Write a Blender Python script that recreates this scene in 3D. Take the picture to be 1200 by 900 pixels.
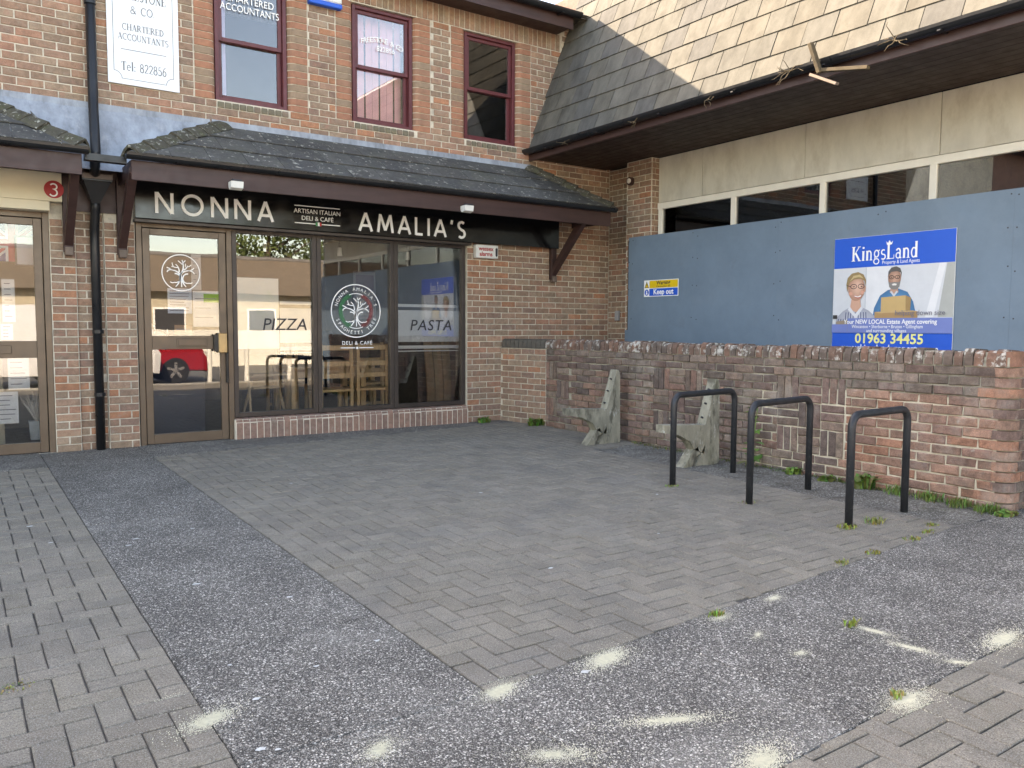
import bpy, math, random
from mathutils import Matrix, Vector
random.seed(7)
rnd = random.Random(11)
for o in list(bpy.data.objects): bpy.data.objects.remove(o)
scene = bpy.context.scene
COL = scene.collection
R = math.radians

# ---------------------------------------------------------------- camera
CAMZ = 1.23
F_PX = 951.55
CR = Vector((0.82345691, -0.56736173, 0.00440303))
CU = Vector((0.03587966, 0.05981661, 0.99756435))
CW = Vector((0.56624321, 0.82129327, -0.06961315))
cam_d = bpy.data.cameras.new('camera')
cam_d.sensor_width = 36.0; cam_d.sensor_fit = 'HORIZONTAL'
cam_d.lens = F_PX / 1200.0 * 36.0
cam_d.clip_start = 0.05; cam_d.clip_end = 2000
cam = bpy.data.objects.new('camera', cam_d); COL.objects.link(cam)
m = Matrix.Identity(4)
for i in range(3):
    m[i][0] = CR[i]; m[i][1] = CU[i]; m[i][2] = -CW[i]
m[0][3], m[1][3], m[2][3] = 0, 0, CAMZ
cam.matrix_world = m
scene.camera = cam
scene.render.resolution_x = 1024; scene.render.resolution_y = 768

# ---------------------------------------------------------------- sky, sun, exposure
SUN = Vector((-0.45, 1.0, 0.66)).normalized()
world = bpy.data.worlds.new('World'); scene.world = world; world.use_nodes = True
wn = world.node_tree; wn.nodes.clear()
sky = wn.nodes.new('ShaderNodeTexSky'); sky.sky_type = 'NISHITA'; sky.sun_disc = False
sky.sun_elevation = math.asin(SUN.z); sky.sun_rotation = math.atan2(SUN.x, SUN.y)
sky.air_density = 1.0; sky.dust_density = 1.2; sky.ozone_density = 1.0
bg = wn.nodes.new('ShaderNodeBackground'); bg.inputs[1].default_value = 0.15
wo = wn.nodes.new('ShaderNodeOutputWorld')
wn.links.new(sky.outputs[0], bg.inputs[0]); wn.links.new(bg.outputs[0], wo.inputs[0])
sd = bpy.data.lights.new('sun', 'SUN'); sd.energy = 3.4; sd.angle = R(0.53); sd.color = (1.0, 0.97, 0.90)
so = bpy.data.objects.new('sun', sd); COL.objects.link(so)
so.rotation_euler = SUN.to_track_quat('Z', 'Y').to_euler(); so.location = SUN * 60
scene.view_settings.view_transform = 'Standard'; scene.view_settings.look = 'None'
scene.view_settings.gamma = 1.0; scene.view_settings.use_curve_mapping = False
scene.view_settings.exposure = 2.68
scene.view_settings.use_white_balance = True          # the phone balanced for open shade
scene.view_settings.white_balance_temperature = 8600; scene.view_settings.white_balance_tint = 17
scene.render.engine = 'CYCLES'
scene.cycles.max_bounces = 8; scene.cycles.transparent_max_bounces = 12

# ---------------------------------------------------------------- helpers
I4 = Matrix.Identity(4)
WM = {}
def T(x, y=None, z=None):
    return Matrix.Translation(x if y is None else (x, y, z))
def RZ(a): return Matrix.Rotation(R(a), 4, 'Z')
def RX(a): return Matrix.Rotation(R(a), 4, 'X')
def RY(a): return Matrix.Rotation(R(a), 4, 'Y')
def frame(o, u, s, n):
    M = Matrix.Identity(4)
    for i in range(3):
        M[i][0] = u[i]; M[i][1] = s[i]; M[i][2] = n[i]; M[i][3] = o[i]
    return M
FACE_W = RZ(-90)          # a wall frame whose front looks to -X; local x runs towards -Y
def g(y):                 # the yard falls gently away from the shop
    return 0.0108 * (min(max(y, -6), 8.93) - 8.93)
GS = math.atan(0.0108)
def project(p):
    d = Vector(p) - Vector((0, 0, CAMZ)); w = d.dot(CW)
    if w < 0.2: return None
    return 600 + F_PX * d.dot(CR) / w, 450 - F_PX * d.dot(CU) / w, w
def link(name, data, parent=None, M=I4):
    o = bpy.data.objects.new(name, data); COL.objects.link(o)
    if parent is not None:
        o.parent = parent; o.matrix_parent_inverse = WM[parent].inverted()
    o.matrix_basis = M; WM[o] = M.copy()
    return o
def tag(o, label=None, cat=None, group=None, kind=None):
    if label: o['label'] = label
    if cat: o['category'] = cat
    if group: o['group'] = group
    if kind: o['kind'] = kind
    return o
def thing(name, loc, label, cat, group=None, rz=0):
    o = link(name, None, None, T(loc) @ RZ(rz)); o.empty_display_size = 0.1
    return tag(o, label, cat, group)
def mesh_from(v, f, mi, cols, mats, smooth=False, name='mesh'):
    me = bpy.data.meshes.new(name)
    me.from_pydata(v, [], f)
    for mt in mats: me.materials.append(mt)
    if any(mi): me.polygons.foreach_set('material_index', mi)
    at = me.color_attributes.new('Col', 'FLOAT_COLOR', 'CORNER')
    buf = []
    for p, c in zip(f, cols):
        if isinstance(c[0], tuple):
            for q in c: buf.extend([q[0], q[1], q[2], 1.0])
        else: buf.extend([c[0], c[1], c[2], 1.0] * len(p))
    at.data.foreach_set('color', buf)
    if smooth: me.polygons.foreach_set('use_smooth', [True] * len(f))
    me.update()
    return me
class MB:
    def __init__(s): s.v = []; s.f = []; s.m = []; s.c = []
    def poly(s, pts, mat=0, col=(1, 1, 1)):
        n = len(s.v); s.v.extend([tuple(p) for p in pts]); s.f.append(tuple(range(n, n + len(pts)))); s.m.append(mat); s.c.append(col)
    def raw(s, v, f, mat=0, col=(1, 1, 1), M=None):
        n = len(s.v)
        s.v.extend([tuple(M @ Vector(p)) for p in v] if M is not None else [tuple(p) for p in v])
        for q in f: s.f.append(tuple(i + n for i in q)); s.m.append(mat); s.c.append(col)
    def box(s, x0, x1, y0, y1, z0, z1, mat=0, col=(1, 1, 1), M=None, j=0):
        v = [(x0, y0, z0), (x1, y0, z0), (x1, y1, z0), (x0, y1, z0), (x0, y0, z1), (x1, y0, z1), (x1, y1, z1), (x0, y1, z1)]
        if j: v = [tuple(a + rnd.uniform(-j, j) for a in p) for p in v]
        s.raw(v, [(3, 2, 1, 0), (4, 5, 6, 7), (0, 1, 5, 4), (1, 2, 6, 5), (2, 3, 7, 6), (3, 0, 4, 7)], mat, col, M)
    def cbox(s, x0, x1, y0, y1, z0, z1, c=0.004, mat=0, col=(1, 1, 1), M=None):
        # box with all twelve edges chamfered
        v = []; f = []
        X = (x0, x1); Y = (y0, y1); Z = (z0, z1); idx = {}
        for i in (0, 1):
            for j in (0, 1):
                for k in (0, 1):
                    dx = c if i == 0 else -c; dy = c if j == 0 else -c; dz = c if k == 0 else -c
                    idx[i, j, k, 0] = len(v); v.append((X[i], Y[j] + dy, Z[k] + dz))
                    idx[i, j, k, 1] = len(v); v.append((X[i] + dx, Y[j], Z[k] + dz))
                    idx[i, j, k, 2] = len(v); v.append((X[i] + dx, Y[j] + dy, Z[k]))
        q = lambda *a: f.append(tuple(idx[t] for t in a))
        for i in (0, 1):
            a = [(i, 0, 0, 0), (i, 1, 0, 0), (i, 1, 1, 0), (i, 0, 1, 0)]; q(*(a if i else a[::-1]))
            a = [(0, i, 0, 1), (1, i, 0, 1), (1, i, 1, 1), (0, i, 1, 1)]; q(*(a[::-1] if i else a))
            a = [(0, 0, i, 2), (1, 0, i, 2), (1, 1, i, 2), (0, 1, i, 2)]; q(*(a if i else a[::-1]))
        for i in (0, 1):
            for j in (0, 1):
                q((i, j, 0, 0), (i, j, 1, 0), (i, j, 1, 1), (i, j, 0, 1))
                q((i, 0, j, 0), (i, 1, j, 0), (i, 1, j, 2), (i, 0, j, 2))
                q((0, i, j, 1), (1, i, j, 1), (1, i, j, 2), (0, i, j, 2))
                for k in (0, 1): q((i, j, k, 0), (i, j, k, 1), (i, j, k, 2))
        s.raw(v, f, mat, col, M)
    def prism(s, pts, a0, a1, plane='xz', mat=0, col=(1, 1, 1), M=None):
        n = len(pts)
        mk = {'xz': lambda p, a: (p[0], a, p[1]), 'xy': lambda p, a: (p[0], p[1], a), 'yz': lambda p, a: (a, p[0], p[1])}[plane]
        v = [mk(p, a0) for p in pts] + [mk(p, a1) for p in pts]
        f = [tuple(range(n)), tuple(range(2 * n - 1, n - 1, -1))] + [(i, i + n, (i + 1) % n + n, (i + 1) % n) for i in range(n)]
        s.raw(v, f, mat, col, M)
    def tube(s, path, r, n=10, mat=0, col=(1, 1, 1), cap=True, M=None):
        P = [Vector(p) for p in path]; rr = r if isinstance(r, (list, tuple)) else [r] * len(P)
        v = []; f = []; up = None
        for i, p in enumerate(P):
            d = ((P[min(i + 1, len(P) - 1)] - p).normalized() + (p - P[max(i - 1, 0)]).normalized())
            d = d.normalized() if d.length > 1e-6 else Vector((0, 0, 1))
            if up is None: up = Vector((0, 0, 1)) if abs(d.z) < .9 else Vector((1, 0, 0))
            a = (up - d * up.dot(d)).normalized(); up = a; b = d.cross(a)
            for k in range(n):
                t = 2 * math.pi * k / n; v.append(p + (a * math.cos(t) + b * math.sin(t)) * rr[i])
        for i in range(len(P) - 1):
            for k in range(n):
                f.append((i * n + k, i * n + (k + 1) % n, (i + 1) * n + (k + 1) % n, (i + 1) * n + k))
        if cap: f.append(tuple(range(n - 1, -1, -1))); f.append(tuple(range((len(P) - 1) * n, len(P) * n)))
        s.raw(v, f, mat, col, M)
    def ribbon(s, pts, w, y=0.0, t=0.0, mat=0, col=(1, 1, 1), M=None):
        # flat stroke in the xz plane that faces -y; t > 0 gives it thickness; w may be (w0, w1)
        P = [Vector((p[0], p[1])) for p in pts]; n = len(P)
        w0, w1 = w if isinstance(w, (tuple, list)) else (w, w)
        Lr = []
        for i, p in enumerate(P):
            a = (P[min(i + 1, n - 1)] - p); b = (p - P[max(i - 1, 0)])
            a = a.normalized() if a.length > 1e-9 else b.normalized()
            b = b.normalized() if b.length > 1e-9 else a
            d = (a + b).normalized() if (a + b).length > 1e-6 else a
            nn = Vector((-d.y, d.x)); k = 1 / max(.45, nn.dot(Vector((-a.y, a.x))))
            ww = (w0 + (w1 - w0) * i / max(1, n - 1)) / 2 * k
            Lr.append((p + nn * ww, p - nn * ww))
        for i in range(n - 1):
            a, b = Lr[i]; c, d = Lr[i + 1]
            fr = [(b.x, y, b.y), (d.x, y, d.y), (c.x, y, c.y), (a.x, y, a.y)]
            s.raw(fr, [(0, 1, 2, 3)], mat, col, M)
            if t:
                bk = [(q[0], y + t, q[2]) for q in fr]
                fs = [(0, 4, 5, 1), (2, 6, 7, 3)]
                if i == 0: fs.append((3, 7, 4, 0))
                if i == n - 2: fs.append((1, 5, 6, 2))
                s.raw(fr + bk, fs, mat, col, M)
    def disc(s, cx, cz, r, y=0.0, n=24, mat=0, col=(1, 1, 1), rz=None, M=None):
        rz = r if rz is None else rz
        s.raw([(cx + r * math.cos(2 * math.pi * k / n), y, cz + rz * math.sin(2 * math.pi * k / n)) for k in range(n)], [tuple(range(n))], mat, col, M)
    def rect(s, x0, x1, z0, z1, y=0.0, mat=0, col=(1, 1, 1), M=None):
        s.raw([(x0, y, z0), (x1, y, z0), (x1, y, z1), (x0, y, z1)], [(0, 1, 2, 3)], mat, col, M)
    def data(s, mats, smooth=False, name='mesh'):
        return mesh_from(s.v, s.f, s.m, s.c, mats if isinstance(mats, (list, tuple)) else [mats], smooth, name)
    def build(s, name, mats, parent=None, M=I4, smooth=False, kind=None, center=True, autosmooth=False):
        if not s.v: return None
        if center:
            xs = [p[0] for p in s.v]; ys = [p[1] for p in s.v]; zs = [p[2] for p in s.v]
            c = Vector(((min(xs) + max(xs)) / 2, (min(ys) + max(ys)) / 2, min(zs)))
            s.v = [(p[0] - c.x, p[1] - c.y, p[2] - c.z) for p in s.v]; M = M @ T(c)
        o = link(name, s.data(mats, smooth, name), parent, M)
        if kind: o['kind'] = kind
        return o
def arc(cx, cz, rx, rz, a0, a1, n=14):
    return [(cx + rx * math.cos(R(a0 + (a1 - a0) * i / n)), cz + rz * math.sin(R(a0 + (a1 - a0) * i / n))) for i in range(n + 1)]
def text_data(body, size, mat, align='CENTER', extrude=0.0005, shear=0, space=1.0, bold=0.0):
    cu = bpy.data.curves.new('lettering', 'FONT'); cu.body = body; cu.size = size; cu.align_x = align; cu.align_y = 'CENTER'
    cu.extrude = extrude; cu.shear = shear; cu.space_character = space; cu.offset = bold; cu.resolution_u = 3
    ob = bpy.data.objects.new('tmp', cu); COL.objects.link(ob)
    dg = bpy.context.evaluated_depsgraph_get()
    me = bpy.data.meshes.new_from_object(ob.evaluated_get(dg))
    bpy.data.objects.remove(ob); bpy.data.curves.remove(cu)
    me.materials.clear(); me.materials.append(mat)
    return me
def text(body, size, mat, parent, F, x, z, y=-0.002, align='CENTER', name='lettering', sx=1.0, **k):
    M = F @ T(x, y, z) @ RX(90) @ Matrix.Diagonal((sx, 1, 1, 1))
    return link(name, text_data(body, size, mat, align, **k), parent, M)

# ---------------------------------------------------------------- materials
MATS = {}
def nodes_of(name):
    mt = bpy.data.materials.new(name); mt.use_nodes = True; nt = mt.node_tree; nt.nodes.clear()
    out = nt.nodes.new('ShaderNodeOutputMaterial'); MATS[name] = mt
    return mt, nt, out
def nd(nt, t, **k):
    n = nt.nodes.new(t)
    for a, b in k.items(): setattr(n, a, b)
    return n
def mathn(nt, op, a, b=None, clamp=False):
    n = nd(nt, 'ShaderNodeMath', operation=op, use_clamp=clamp)
    for i, x in enumerate((a, b)):
        if x is None: continue
        if isinstance(x, (int, float)): n.inputs[i].default_value = x
        else: nt.links.new(x, n.inputs[i])
    return n.outputs[0]
def mixc(nt, fac, a, b, mode='MIX'):
    n = nd(nt, 'ShaderNodeMix', data_type='RGBA', blend_type=mode)
    for sock, x in ((n.inputs[0], fac), (n.inputs[6], a), (n.inputs[7], b)):
        if isinstance(x, (int, float)): sock.default_value = x
        elif isinstance(x, (tuple, list)): sock.default_value = (x[0], x[1], x[2], 1)
        else: nt.links.new(x, sock)
    return n.outputs[2]
def noise(nt, vec, scale, detail=4, rough=.6):
    n = nd(nt, 'ShaderNodeTexNoise'); n.inputs['Scale'].default_value = scale; n.inputs['Detail'].default_value = detail; n.inputs['Roughness'].default_value = rough
    nt.links.new(vec, n.inputs['Vector']); return n.outputs[0]
def ramp(nt, fac, lo, hi, a=0.0, b=1.0):
    n = nd(nt, 'ShaderNodeMapRange', clamp=True); nt.links.new(fac, n.inputs[0])
    n.inputs[1].default_value = lo; n.inputs[2].default_value = hi; n.inputs[3].default_value = a; n.inputs[4].default_value = b
    return n.outputs[0]
def pm(name, col=None, rough=.8, var=.2, scale=6, bump=.15, bscale=80, bdist=.002, stains=(), metal=0, spec=.4, stretch=None, fine=.0, fscale=260):
    """procedural surface: base colour (or the mesh colour attribute), blotches, stains [(colour, scale, lo, hi, amount)], relief"""
    mt, nt, out = nodes_of(name)
    b = nd(nt, 'ShaderNodeBsdfPrincipled'); nt.links.new(b.outputs[0], out.inputs[0])
    geo = nd(nt, 'ShaderNodeNewGeometry'); vec = geo.outputs['Position']
    if stretch:
        mp = nd(nt, 'ShaderNodeMapping'); mp.inputs['Scale'].default_value = stretch; nt.links.new(vec, mp.inputs[0]); svec = mp.outputs[0]
    else: svec = vec
    if col is None:
        at = nd(nt, 'ShaderNodeAttribute', attribute_name='Col'); c = at.outputs['Color']
    else:
        rg = nd(nt, 'ShaderNodeRGB'); rg.outputs[0].default_value = (*col, 1); c = rg.outputs[0]
    if var:
        f = ramp(nt, noise(nt, svec, scale, 6, .65), .3, .7, 1 - var, 1 + var)
        c = mixc(nt, 1.0, c, f, 'MULTIPLY')
    if fine:
        f = ramp(nt, noise(nt, vec, fscale, 3, .7), .32, .68, 1 - fine, 1 + fine)
        c = mixc(nt, 1.0, c, f, 'MULTIPLY')
    for i, (sc, ss, lo, hi, am) in enumerate(stains):
        mp = nd(nt, 'ShaderNodeMapping'); mp.inputs['Location'].default_value = (3.1 * i + 1, 7.7 * i, 1.9 * i); nt.links.new(svec, mp.inputs[0])
        f = ramp(nt, noise(nt, mp.outputs[0], ss, 7, .7), lo, hi, 0, am)
        c = mixc(nt, f, c, sc)
    nt.links.new(c, b.inputs['Base Color'])
    r = ramp(nt, noise(nt, vec, scale * 1.7, 4), .3, .7, max(0, rough - .1), min(1, rough + .1)); nt.links.new(r, b.inputs['Roughness'])
    b.inputs['Metallic'].default_value = metal
    b.inputs['Specular IOR Level'].default_value = spec
    if bump:
        bp = nd(nt, 'ShaderNodeBump'); bp.inputs['Strength'].default_value = bump; bp.inputs['Distance'].default_value = bdist
        nt.links.new(noise(nt, svec, bscale, 6, .7), bp.inputs['Height']); nt.links.new(bp.outputs[0], b.inputs['Normal'])
    return mt
brick_m = pm('brick', None, .9, .24, 18, .6, 90, .005, stains=[((.36, .17, .125), 9, .56, .68, .5), ((.30, .255, .205), 11, .55, .70, .55), ((.50, .43, .35), 3.2, .60, .78, .35), ((.13, .10, .08), 16, .62, .76, .55)], fine=.2, fscale=170)
jamb_m = pm('jamb_brick', None, .85, .16, 20, .35, 90, .003, stains=[((.16, .12, .09), 6, .55, .75, .45)], fine=.1)
mortar_m = pm('mortar', (.58, .52, .42), .95, .18, 25, .5, 120, .003, stains=[((.22, .19, .16), 4, .5, .75, .6)])
oldbrick_m = pm('weathered_brick', None, .95, .36, 16, 1.0, 45, .010, stains=[((.46, .43, .37), 8, .62, .72, .75), ((.44, .40, .345), 2.0, .54, .72, .55), ((.10, .088, .072), 2.9, .52, .72, .45), ((.15, .145, .085), 5, .6, .75, .35)], fine=.3, fscale=120)
oldmortar_m = pm('weathered_mortar', (.40, .36, .28), .95, .25, 20, .8, 70, .005, stains=[((.10, .09, .07), 2.4, .47, .64, .75), ((.5, .48, .42), 8, .62, .75, .6)])
capbrick_m = pm('capping_brick', None, .95, .35, 16, .9, 45, .008, stains=[((.60, .58, .52), 13, .53, .60, .85), ((.07, .065, .05), 7, .58, .7, .6)], fine=.15)
slate_m = pm('slate', None, .75, .3, 5, .5, 60, .004, stains=[((.46, .44, .37), 17, .585, .635, .85), ((.10, .10, .07), 3.5, .52, .72, .6), ((.13, .13, .115), 40, .52, .66, .6)], fine=.1)
mslate_m = pm('fibre_slate', None, .95, .22, 7, .35, 50, .003, spec=.12, stains=[((.055, .05, .04), 5.5, .52, .76, .55), ((.20, .18, .13), 30, .6, .74, .4), ((.075, .07, .06), 14, .60, .70, .5)], stretch=(1, 1, .35), fine=.14)
moss_m = pm('mossy_tile', (.075, .068, .05), .95, .35, 22, 1.0, 50, .01, stains=[((.48, .47, .40), 24, .58, .64, .85), ((.07, .08, .03), 9, .5, .7, .7)])
lead_m = pm('lead', (.27, .305, .35), .6, .3, 7, .3, 25, .004, stains=[((.42, .44, .47), 9, .56, .70, .55), ((.075, .08, .09), 5, .50, .70, .6)], stretch=(1, 1, .4))
brown_m = pm('brown_stain', (.052, .026, .023), .5, .25, 6, .25, 60, .002, stains=[((.12, .085, .075), 9, .62, .8, .4)], stretch=(.3, .3, 3))
soffit_m = pm('soffit_board', (.036, .019, .016), .6, .2, 5, .2, 60, .002)
greybrown_m = pm('weathered_batten', (.16, .12, .095), .8, .25, 9, .4, 60, .002)
black_m = pm('black_plastic', (.012, .013, .015), .35, .2, 5, .05, 60, .001, stains=[((.05, .05, .05), 9, .6, .8, .4)])
signblack_m = pm('sign_black', (.006, .006, .007), .16, .1, 3, .03, 10, .002, spec=.5)
bronze_m = pm('bronze_aluminium', (.125, .092, .066), .38, .12, 4, .04, 60, .001, metal=.35, stains=[((.09, .065, .05), 5, .55, .8, .4)])
dkbronze_m = pm('dark_frame', (.060, .048, .042), .4, .15, 4, .04, 60, .001, metal=.3)
mahog_m = pm('window_paint', (.115, .026, .030), .42, .18, 8, .1, 60, .001, stains=[((.20, .09, .08), 12, .62, .8, .4)])
white_m = pm('white_print', (.88, .88, .86), .5, .03, 5, 0)
whitepl_m = pm('white_plastic', (.70, .70, .66), .5, .08, 8, .05)
grey_ink_m = pm('grey_print', (.13, .14, .15), .6, .05, 5, 0)
dark_m = pm('dark_print', (.035, .035, .04), .6, .05, 5, 0)
navy_m = pm('interior_navy', (.012, .02, .042), .8, .2, 3, .1)
inwall_m = pm('interior_wall', (.075, .072, .075), .9, .1, 3, .05)
infloor_m = pm('interior_floor', (.10, .085, .07), .6, .2, 6, .05)
cream_m = pm('cream_board', (.70, .62, .46), .6, .05, 3, .03, stains=[((.55, .48, .36), 4, .6, .8, .3)])
red_m = pm('red_print', (.40, .02, .025), .5, .05, 5, 0)
blue_m = pm('blue_print', (.001, .10, .56), .45, .03, 4, 0)
paleblue_m = pm('pale_blue_print', (.16, .22, .50), .45, .04, 4, 0)
yellow_m = pm('yellow_print', (.75, .50, .02), .5, .04, 5, 0)
paleyellow_m = pm('pale_yellow_print', (.85, .80, .30), .5, .03, 5, 0)
attr_m = pm('printed_colours', None, .5, .05, 8, 0)
hoard_m = pm('hoarding_paint', (.142, .205, .265), .6, .10, 2.2, .2, 14, .003, stains=[((.19, .25, .305), 1.7, .5, .75, .5), ((.08, .105, .13), 34, .66, .72, .7), ((.12, .15, .18), 2.6, .60, .72, .4)])
conc_m = pm('concrete_panel', (.56, .53, .45), .9, .16, 2.2, .25, 40, .003, stains=[((.36, .31, .23), 3.2, .50, .72, .6), ((.68, .65, .57), 2.4, .58, .72, .5)], stretch=(1, 1, .45))
bench_m = pm('weathered_concrete', (.30, .28, .215), .95, .30, 9, .8, 60, .005, stains=[((.075, .07, .05), 7, .50, .62, .8), ((.60, .59, .53), 10, .60, .68, .8), ((.15, .16, .09), 5, .55, .7, .4)], stretch=(1.3, 1.3, .5))
frame_w_m = pm('cream_frame', (.76, .72, .62), .5, .06, 5, .05)
stand_m = pm('black_coating', (.022, .024, .027), .42, .2, 9, .15, 120, .001, stains=[((.09, .085, .08), 26, .58, .68, .6), ((.14, .09, .06), 40, .66, .72, .5)])
timber_m = pm('pine_timber', (.60, .40, .20), .55, .22, 12, .15, 50, .001, stretch=(4, 4, .6))
oldtimber_m = pm('old_timber', (.095, .07, .04), .85, .3, 12, .4, 60, .002)
leaf_m = pm('weed_leaf', None, .6, .25, 20, .1)
bark_m = pm('bark', (.10, .075, .05), .95, .3, 8, .6, 30, .01)
sand_m = pm('pale_sand', (.66, .62, .48), .95, .15, 60, 0)
asphalt_m = pm('asphalt', (.13, .125, .118), .9, .2, 4, .6, 150, .004, fine=.2)
ground_m = pm('far_ground', (.20, .19, .16), .95, .2, .7, .3, 20, .01)
stone_m = pm('pale_stone', (.50, .44, .33), .9, .18, 3, .4, 20, .008)
browntile_m = pm('brown_tile', (.20, .155, .11), .85, .2, 4, .4, 25, .008)
bollard_m = pm('white_post', (.75, .74, .68), .55, .12, 9, .1)
carred_m = pm('red_car_paint', (.30, .012, .02), .2, .04, 3, 0, spec=.6)
carwhite_m = pm('white_car_paint', (.72, .72, .72), .25, .04, 3, 0, spec=.6)
tyre_m = pm('tyre', (.015, .015, .015), .9, .1, 9, .1)
rim_m = pm('alloy', (.55, .55, .56), .3, .08, 9, 0, metal=.8)
lens_m = pm('lamp_lens', (.55, .5, .45), .15, .05, 9, 0)
curtain_m = pm('pink_blind', (.74, .42, .47), .9, .1, 6, .1)
curtain2_m = pm('lilac_curtain', (.42, .36, .55), .9, .1, 6, .1)
paper_m = pm('paper', (.72, .74, .75), .8, .06, 12, 0)
ink_m = pm('ink', (.20, .20, .24), .8, .1, 12, 0)
brass_m = pm('brass_pull', (.33, .24, .13), .35, .1, 6, 0, metal=.7)
stools_m = pm('stool_red', (.10, .012, .02), .6, .1, 6, 0)

def glass_mat(name, ior, tint=.9):
    mt, nt, out = nodes_of(name)
    fr = nd(nt, 'ShaderNodeFresnel'); fr.inputs[0].default_value = ior
    tr = nd(nt, 'ShaderNodeBsdfTransparent'); tr.inputs[0].default_value = (tint, tint, tint, 1)
    gl = nd(nt, 'ShaderNodeBsdfGlossy'); gl.inputs['Roughness'].default_value = 0.0
    geo = nd(nt, 'ShaderNodeNewGeometry'); bp = nd(nt, 'ShaderNodeBump'); bp.inputs['Strength'].default_value = .06; bp.inputs['Distance'].default_value = .01
    nt.links.new(noise(nt, geo.outputs['Position'], 1.3, 2), bp.inputs['Height']); nt.links.new(bp.outputs[0], gl.inputs['Normal'])
    mx = nd(nt, 'ShaderNodeMixShader'); nt.links.new(fr.outputs[0], mx.inputs[0]); nt.links.new(tr.outputs[0], mx.inputs[1]); nt.links.new(gl.outputs[0], mx.inputs[2])
    nt.links.new(mx.outputs[0], out.inputs[0]); return mt
glass_m = glass_mat('shop_glass', 1.95, .95)
upglass_m = glass_mat('upper_glass', 1.75, .98)
def film_mat(name, col, op):
    mt, nt, out = nodes_of(name)
    tr = nd(nt, 'ShaderNodeBsdfTransparent'); df = nd(nt, 'ShaderNodeBsdfDiffuse'); df.inputs[0].default_value = (*col, 1)
    mx = nd(nt, 'ShaderNodeMixShader'); mx.inputs[0].default_value = op
    nt.links.new(tr.outputs[0], mx.inputs[1]); nt.links.new(df.outputs[0], mx.inputs[2]); nt.links.new(mx.outputs[0], out.inputs[0]); return mt
film_m = film_mat('frosted_film', (.78, .82, .82), .8)
filmg_m = film_mat('green_film', (.05, .30, .12), .45)
filmr_m = film_mat('red_film', (.35, .05, .05), .45)

def aggregate_mat():
    mt, nt, out = nodes_of('exposed_aggregate')
    b = nd(nt, 'ShaderNodeBsdfPrincipled'); nt.links.new(b.outputs[0], out.inputs[0]); b.inputs['Roughness'].default_value = .85; b.inputs['Specular IOR Level'].default_value = .3
    geo = nd(nt, 'ShaderNodeNewGeometry'); vec = geo.outputs['Position']
    wob = nd(nt, 'ShaderNodeTexNoise'); wob.inputs['Scale'].default_value = 70; nt.links.new(vec, wob.inputs['Vector'])
    vv = nd(nt, 'ShaderNodeVectorMath', operation='MULTIPLY_ADD'); nt.links.new(wob.outputs['Color'], vv.inputs[0]); vv.inputs[1].default_value = (.006, .006, .006); nt.links.new(vec, vv.inputs[2])
    def stones(sc, lo, hi, gam):
        v = nd(nt, 'ShaderNodeTexVoronoi'); v.inputs['Scale'].default_value = sc; nt.links.new(vv.outputs[0], v.inputs['Vector'])
        sp = nd(nt, 'ShaderNodeSeparateColor'); nt.links.new(v.outputs['Color'], sp.inputs[0])
        t = mathn(nt, 'POWER', sp.outputs[0], gam)
        c = mixc(nt, t, lo, hi)
        edge = ramp(nt, v.outputs['Distance'], .28, .62)
        return c, edge, sp
    c1, e1, s1 = stones(125, (.060, .055, .048), (.84, .78, .68), 1.75)
    c2, e2, s2 = stones(230, (.098, .090, .078), (.58, .535, .465), 1.55)
    big = mathn(nt, 'GREATER_THAN', s1.outputs[1], .42)
    base = mixc(nt, e2, c2, (.060, .056, .050))
    c = mixc(nt, mathn(nt, 'MULTIPLY', big, mathn(nt, 'SUBTRACT', 1.0, e1)), base, c1)
    f = ramp(nt, noise(nt, vec, 2.0, 6, .65), .3, .7, .72, 1.22)
    c = mixc(nt, 1.0, c, f, 'MULTIPLY')
    pale = ramp(nt, noise(nt, vec, 1.0, 6, .65), .54, .72, 0, .34)
    c = mixc(nt, pale, c, (.30, .285, .25))
    grime = ramp(nt, noise(nt, vec, 3.6, 6, .65), .60, .74, 0, .5)
    c = mixc(nt, grime, c, (.07, .068, .062))
    nt.links.new(c, b.inputs['Base Color'])
    bp = nd(nt, 'ShaderNodeBump'); bp.inputs['Strength'].default_value = .8; bp.inputs['Distance'].default_value = .003
    nt.links.new(mathn(nt, 'SUBTRACT', 1.0, e1), bp.inputs['Height']); nt.links.new(bp.outputs[0], b.inputs['Normal'])
    return mt
agg_m = aggregate_mat()
block_m = pm('paving_block', None, .92, .16, 7, .9, 150, .004, stains=[((.20, .19, .172), 1.3, .52, .78, .45), ((.095, .09, .082), 1.6, .50, .72, .5), ((.44, .42, .38), 250, .56, .62, .8), ((.05, .047, .043), 280, .57, .63, .8), ((.30, .295, .28), 9, .68, .74, .5), ((.13, .13, .08), 2.3, .62, .74, .3)], fine=.5, fscale=190)
joint_m = pm('sandy_joint', (.085, .078, .068), .95, .3, 30, .5, 120, .004)
grit_m = pm('gritty_soil', (.125, .115, .095), .95, .4, 12, .9, 90, .01, stains=[((.48, .46, .41), 75, .52, .60, .85), ((.05, .045, .035), 5, .5, .65, .7), ((.09, .115, .035), 3.5, .6, .72, .6)])

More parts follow.
